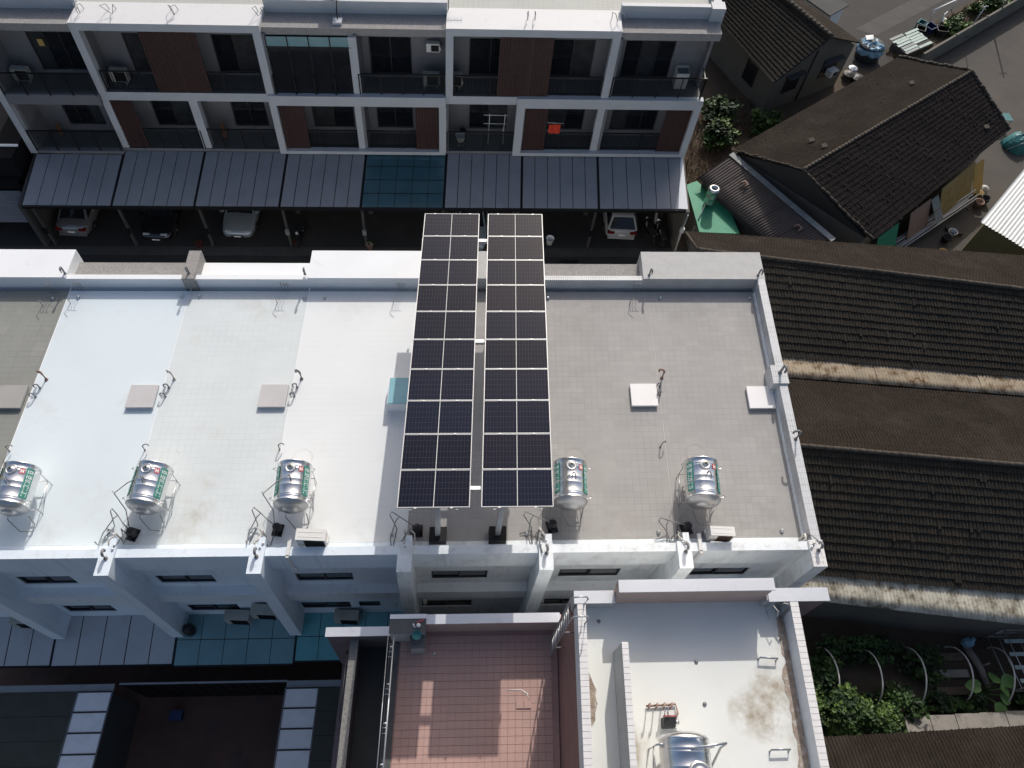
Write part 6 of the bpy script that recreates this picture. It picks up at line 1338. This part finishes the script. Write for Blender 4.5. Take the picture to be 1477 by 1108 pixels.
for args in (('pot',32.3,24.3,'terracotta pot beside the plywood sheet','rust_pipe',0.25,0.4),('pot',32.8,24.6,'dark pot right of the terracotta one','black_plastic',0.25,0.4),('bag',33.0,25.4,'pale yellow sack at right end of the old house','pvc_pale',0.3,0.5),('bag',32.6,25.2,'ochre sack beside the pale yellow one','ply',0.3,0.4),
    ('box',26.0,19.75,'grey metal box beside the pole bundle','galv',0.45,0.5),('box',30.2,22.3,'small dark hatch box on the side yard paving','dark_wall',0.4,0.12),('pot',28.9,20.6,'yellow basin near the olive shed corner','paper_yellow',0.25,0.25),('pot',29.4,21.6,'dark pot beside the olive shed','black_plastic',0.25,0.4),('pot',29.9,22.0,'dull grey pot beside the olive shed','galv',0.25,0.35),('bag',27.6,19.6,'dark sack near the far eave of long house','black_plastic',0.35,0.4),('bag',28.2,36.3,'pale plastic bag in the gap by the gable wall','tin',0.3,0.5),('bag',27.8,35.7,'black plastic bag in the gap by the gable wall','black_plastic',0.4,0.5),('bag',28.3,35.4,'second black plastic bag nearer the old house','black_plastic',0.4,0.45)): junk(*args)
for k in range(3): 
    mb = MB(shear=False); mb.hexa([(28.9+0.1*k,34.6+0.25*k,0.3),(30.0+0.1*k,35.2+0.25*k,0.3),(29.95+0.1*k,35.4+0.25*k,0.3),(28.85+0.1*k,34.8+0.25*k,0.3)],[(28.9+0.1*k,34.6+0.25*k,0.36),(30.0+0.1*k,35.2+0.25*k,0.36),(29.95+0.1*k,35.4+0.25*k,0.36),(28.85+0.1*k,34.8+0.25*k,0.36)]); tag(mb.build('plank',M['pvc_pale']),('lowest plank of the pale stack behind the old house','middle plank of the pale stack behind the old house','topmost plank of the pale stack behind the old house')[k],'plank','pale planks stacked behind the old house')
r = thing('garden_table','teal slatted table near right picture edge beyond the old house','table',(36.3,31.2,0)); 
for k in range(6): mb = MB(shear=False); mb.box(36.0+0.12*k,36.1+0.12*k,30.9,31.6,0.7,0.73); mb.build('slat', M['plastic_teal'], r)
for x in (36.05,36.65):
    for y in (30.95,31.55): mb = MB(shear=False); mb.tube([(x,y,0),(x,y,0.7)],0.03,6); mb.build('leg', M['galv'], r)
tc = thing('tarp_heap','teal tarp heaped over something at right picture edge','tarp',(36.6,29.4,0)); mb = MB(shear=False); pts = []; n = 14
for i in range(7):
    for k in range(n): t = 2*math.pi*k/n; ra = 0.75*math.sin(math.pi/2*i/6)*(1+0.12*math.sin(3*t+i)); pts.append((36.6+ra*math.cos(t),29.4+ra*math.sin(t),0.9*math.cos(math.pi/2*i/6)+0.05*math.sin(4*t+i)+0.02))
mb.add(pts,[(i*n+k,(i+1)*n+k,(i+1)*n+(k+1)%n,i*n+(k+1)%n) for i in range(6) for k in range(n)]); mb.build('cover', M['plastic_teal'], tc)
mb = MB(shear=False); mb.tube([(35.9,29.0,0.1),(36.6,28.8,0.9),(37.3,29.1,0.1)],0.012,5); mb.build('rope', M['band_white'], tc)

# ---------------------------------------------------------------- vegetation
def leaf_cloud(mb, rnd, c, rad, n, size, mi=(0,), shell=0.35, clumps=26):
    cs = []
    for _ in range(clumps):
        while True:
            p = Vector((rnd.uniform(-1,1),rnd.uniform(-1,1),rnd.uniform(-0.7,1)))
            if shell < p.length < 1: break
        cs.append((p, rnd.uniform(0.16,0.34), rnd.choice(mi)))
    for _ in range(n):
        p, r, m = rnd.choice(cs); q = p + Vector((rnd.gauss(0,1),rnd.gauss(0,1),rnd.gauss(0,0.8)))*r*0.6
        o = Vector((c[0]+q.x*rad[0], c[1]+q.y*rad[1], max(0.05,c[2]+q.z*rad[2])))
        s = size*rnd.uniform(0.6,1.4); d = Vector((rnd.gauss(0,1),rnd.gauss(0,1),rnd.gauss(0.1,0.5))).normalized(); w = d.cross(Vector((rnd.gauss(0,0.4),rnd.gauss(0,0.4),1))).normalized()*s*0.42
        up = w.cross(d).normalized()*s*0.12; b = len(mb.v)
        mb.v += [o-d*s*0.5, o+w+up, o+d*s*0.6, o-w+up, o+d*s*0.05]
        mb.f += [[b,b+1,b+4],[b+1,b+2,b+4],[b+2,b+3,b+4],[b+3,b,b+4]]; mb.m += [m]*4; mb.s += [False]*4
def bush(name, label, c, rad, n, size, seed, mats=('leaf','leaf_light','leaf_dark'), cat='bush', stems=6, group=None, clumps=26):
    rnd = random.Random(seed); r = thing(name,label,cat,(c[0],c[1],0),group=group)
    mb = MB(shear=False); leaf_cloud(mb,rnd,c,rad,n,size,tuple(range(len(mats))),clumps=clumps); mb.build('foliage',[M[k] for k in mats],r)
    mb = MB(shear=False)
    for k in range(stems):
        a = rnd.uniform(0,6.28); e = (c[0]+math.cos(a)*rad[0]*0.6,c[1]+math.sin(a)*rad[1]*0.6,c[2]+rad[2]*0.3*rnd.random()); mb.tube([(c[0]+0.1*math.cos(a),c[1]+0.1*math.sin(a),0),((c[0]+e[0])/2,(c[1]+e[1])/2,e[2]*0.6),e],[0.04,0.03,0.012],5)
    mb.build('stems', M['bark'], r); return r
bush('bush','leafy green bush among dry weeds beside the far row end',(17.95,29.3,0.6),(0.95,1.0,0.7),1700,0.26,1)
bush('bush','smaller light green bush below the grey gable wall',(20.9,30.5,0.7),(0.9,0.75,0.8),900,0.28,2,('leaf_light','leaf'))
bush('bush','dim dark bush in shade below the farm house side wall',(18.3,31.6,0.6),(1.3,0.9,0.7),900,0.22,3,('leaf_dark','leaf'))
garden = [((15.9,-3.0,0.8),(1.1,1.1,1.0),2300,'dense vine bush touching the wall of the white roofed house'),((17.3,-3.15,0.8),(1.1,0.85,0.95),2300,'dense green bush second from the white roofed house'),((18.6,-2.75,0.7),(0.75,0.75,0.8),1300,'green bush just left of the third hoop'),((16.0,-1.6,0.6),(0.8,0.8,0.7),1100,'shaded green bush behind the dense vine bush'),((20.6,-2.65,0.35),(0.8,0.35,0.35),500,'low weeds at foot of the third hoop'),((21.7,-2.75,0.45),(0.6,0.45,0.5),600,'pale green weeds below the broad leaved plant'),((17.9,-0.6,0.5),(1.6,0.55,0.55),1300,'dark bush deep in shade under the lean to'),((20.4,-1.2,0.35),(0.9,0.6,0.45),700,'dark weeds in shade between the middle hoops'),((24.4,-2.6,0.3),(0.8,0.3,0.35),500,'low weeds near the right hoop')]
for k,(c,rd,n,l) in enumerate(garden): bush('bush',l,c,rd,int(n*1.7),0.15,30+k,('leaf','leaf_light','leaf_dark') if k < 3 else ('leaf','leaf_dark'))
tr = thing('broad_leaf_plant','plant with large pale green leaves between the right hoops','plant',(22.3,-2.3,0)); rnd = random.Random(8)
for k,(a,ln,t) in enumerate(((0.35,1.25,0.55),(-0.5,0.9,0.3),(-1.25,1.1,0.1),(0.95,0.7,0.7),(2.9,0.8,0.5),(0.0,0.75,0.8))):
    d = Vector((math.cos(a),math.sin(a),0)); w = Vector((-d.y,d.x,0)); base = Vector((22.3,-2.3,0.05)); mid = base+d*ln*0.45+Vector((0,0,0.75+0.4*t)); mb = MB(shear=False)
    P = []
    for i in range(7):
        s = i/6; c = mid+d*(ln*0.62*s)+Vector((0,0,-0.28*s*s)); ww = 0.27*math.sin(math.pi*min(1,0.12+0.88*s))**0.8; P += [c-w*ww+Vector((0,0,0.07)),c,c+w*ww+Vector((0,0,0.07))]
    mb.add([tuple(p) for p in P],[(i*3+j,i*3+j+1,(i+1)*3+j+1,(i+1)*3+j) for i in range(6) for j in range(2)],0,True); mb.build('leaf', M['leaf_broad'], tr)
    mb = MB(shear=False); mb.tube([base,base+d*ln*0.2+Vector((0,0,0.5)),mid],0.025,6); mb.build('stalk', M['leaf_light'], tr)
# bare hoops of an old tunnel
for k,(xa,ya,xb,yb) in enumerate(((16.32,-0.45,16.25,-2.75),(18.05,-0.55,17.88,-2.85),(19.85,-0.5,19.58,-2.85),(21.65,-0.5,21.5,-2.75),(23.45,-0.55,23.0,-2.9))):
    pts = [(xa+(xb-xa)*(1-math.cos(t))/2, ya+(yb-ya)*(1-math.cos(t))/2, 1.4*math.sin(t)) for t in [math.pi*q/18 for q in range(19)]]
    r = thing('tunnel_hoop',('bent garden hoop nearest the white roofed house','bent garden hoop second from the white roofed house','middle one of the five bent garden hoops','bent garden hoop left of the broad leaved plant','bent garden hoop at right beside the plant rack')[k],'hoop',(xa,(ya+yb)/2,0),group='bare hoops over the garden bed')
    mb = MB(shear=False); mb.tube(pts,0.03,7); mb.build('hoop_pipe', M['hoop_pipe'], r)
    for (x,y) in ((xa,ya),(xb,yb)): mb = MB(shear=False); mb.tube([(x,y,0),(x,y,0.12)],0.045,7); mb.build('foot_peg', M['pvc_grey'], r)
rk = thing('plant_rack','thin metal plant rack at right end of the garden','rack',(23.8,-1.2,0))
for (x,y) in ((23.3,-0.2),(24.6,-0.2),(23.5,-2.3),(24.7,-2.3)): mb = MB(shear=False); mb.tube([(x,y,0),(x,y,1.6)],0.025,6); mb.build('upright', M['galv'], rk)
for z in (0.5,1.1,1.6):
    mb = MB(shear=False); mb.tube([(23.3,-0.2,z),(24.6,-0.2,z),(24.7,-2.3,z),(23.5,-2.3,z),(23.3,-0.2,z)],0.02,6); mb.build('shelf_frame', M['galv'], rk)
for k in range(4): mb = MB(shear=False); mb.box(23.5+0.02*k,24.6,-0.6-0.5*k,-0.45-0.5*k,1.1,1.12); mb.build('shelf_slat', M['sheet_mint'], rk)
bg_ = thing('plastic_bag','pale blue crumpled plastic bag in the garden below the lean to','bag',(22.9,-0.35,0)); mb = MB(shear=False); rr = random.Random(4); mb.lathe([(0.02,0.3)]+[(0.18+0.1*rr.random(),0.3+0.1*q) for q in range(4)]+[(0.08,0.75),(0.02,0.76)],(22.3,-0.45,0.2),n=8,smooth=False); mb.build('film', M['tarp_blue'], bg_); mb = MB(shear=False); mb.tube([(22.3,-0.45,0.9),(22.35,-0.4,1.05)],[0.05,0.09],6); mb.build('knot', M['tarp_blue'], bg_)
wl_ = thing('garden_wall','low crumbling concrete wall between garden and the low house','wall',(21,-3.4,0))
for k in range(7): mb = MB(shear=False); x = 18.6+k*1.0; mb.box(x,x+0.985,-3.75+0.03*k,-3.2+0.03*k,0,0.95+0.02*(k%3)); mb.build('wall_block', M['old_concrete'], wl_)
tk = thing('tree_trunk_log','pale fallen trunk lying across the shaded garden','log',(22.6,-1.2,0)); mb = MB(shear=False); mb.tube([(22.5,-0.5,0.15),(22.75,-1.3,0.2),(22.85,-2.2,0.15)],[0.16,0.14,0.1],9); mb.build('wood', M['old_concrete'], tk); mb = MB(shear=False); mb.tube([(22.75,-1.3,0.25),(22.95,-1.25,0.6)],[0.06,0.03],6); mb.build('branch_stub', M['old_concrete'], tk)
for k in range(3): 
    mb = MB(shear=False); y = -0.9-0.65*k; mb.box(20.3+0.2*k,22.2,y-0.15,y+0.15,0.0,0.2); tag(mb.build('timber_edging', M['bark' if k != 1 else 'old_concrete']),('dark timber edging plank farthest in the garden bed','pale slab edging in middle of the garden bed','dark timber edging plank nearest in the garden bed')[k],'edging','edging planks of the garden bed')
# dry weeds as ground cover
rnd = random.Random(77); mb = MB(shear=False)
for _ in range(9000):
    x = rnd.uniform(12.9,21.5); y = rnd.uniform(24.2,33.5)
    if x > 12.9+ (33.5-y)*0.95 and y < 30 and x > 17.6: continue
    h = rnd.uniform(0.08,0.55); a = rnd.uniform(0,6.28); d = Vector((math.cos(a),math.sin(a),0)); w = Vector((-d.y,d.x,0))*0.018; p = Vector((x,y,0)); t = p+d*rnd.uniform(0.05,0.4)+Vector((0,0,h)); b = len(mb.v)
    mb.v += [p-w,p+w,t]; mb.f.append([b,b+1,b+2]); mb.m.append(0 if rnd.random() < 0.9 else 1); mb.s.append(False)
mb.build('dry_weeds',[M['dry_grass'],M['leaf']],kind='stuff')
mb = MB(shear=False); rnd = random.Random(78)
for _ in range(3500):
    s = rnd.random(); p = Vector((32.2,37.2,0.014))+wx*s*26+wy*rnd.uniform(0.15,1.6); h = rnd.uniform(0.05,0.3)*(1.0 if rnd.random() < 0.8 else 2); a = rnd.uniform(0,6.28); d = Vector((math.cos(a),math.sin(a),0)); w = Vector((-d.y,d.x,0))*0.03; t = p+d*rnd.uniform(0.05,0.25)+Vector((0,0,h)); b = len(mb.v)
    mb.v += [p-w,p+w,t]; mb.f.append([b,b+1,b+2]); mb.m.append(0 if rnd.random() < 0.6 else 1); mb.s.append(False)
mb.build('strip_weeds',[M['dry_grass'],M['leaf']],kind='stuff')
for k,(x,y,s,l) in enumerate(((36.9,40.7,0.9,'bright green shrub on the planted strip by the crates'),(40.8,43.8,0.8,'rounded green shrub on the planted strip near pole'),(39.2,43.3,0.5,'small pale shrub on the planted strip'),(42.6,45.2,0.9,'green shrub on the planted strip at top picture edge'))): bush('shrub',l,(x,y,0.6*s),(s,s,0.6*s),900,0.22,60+k,('leaf_light','leaf'),'shrub')
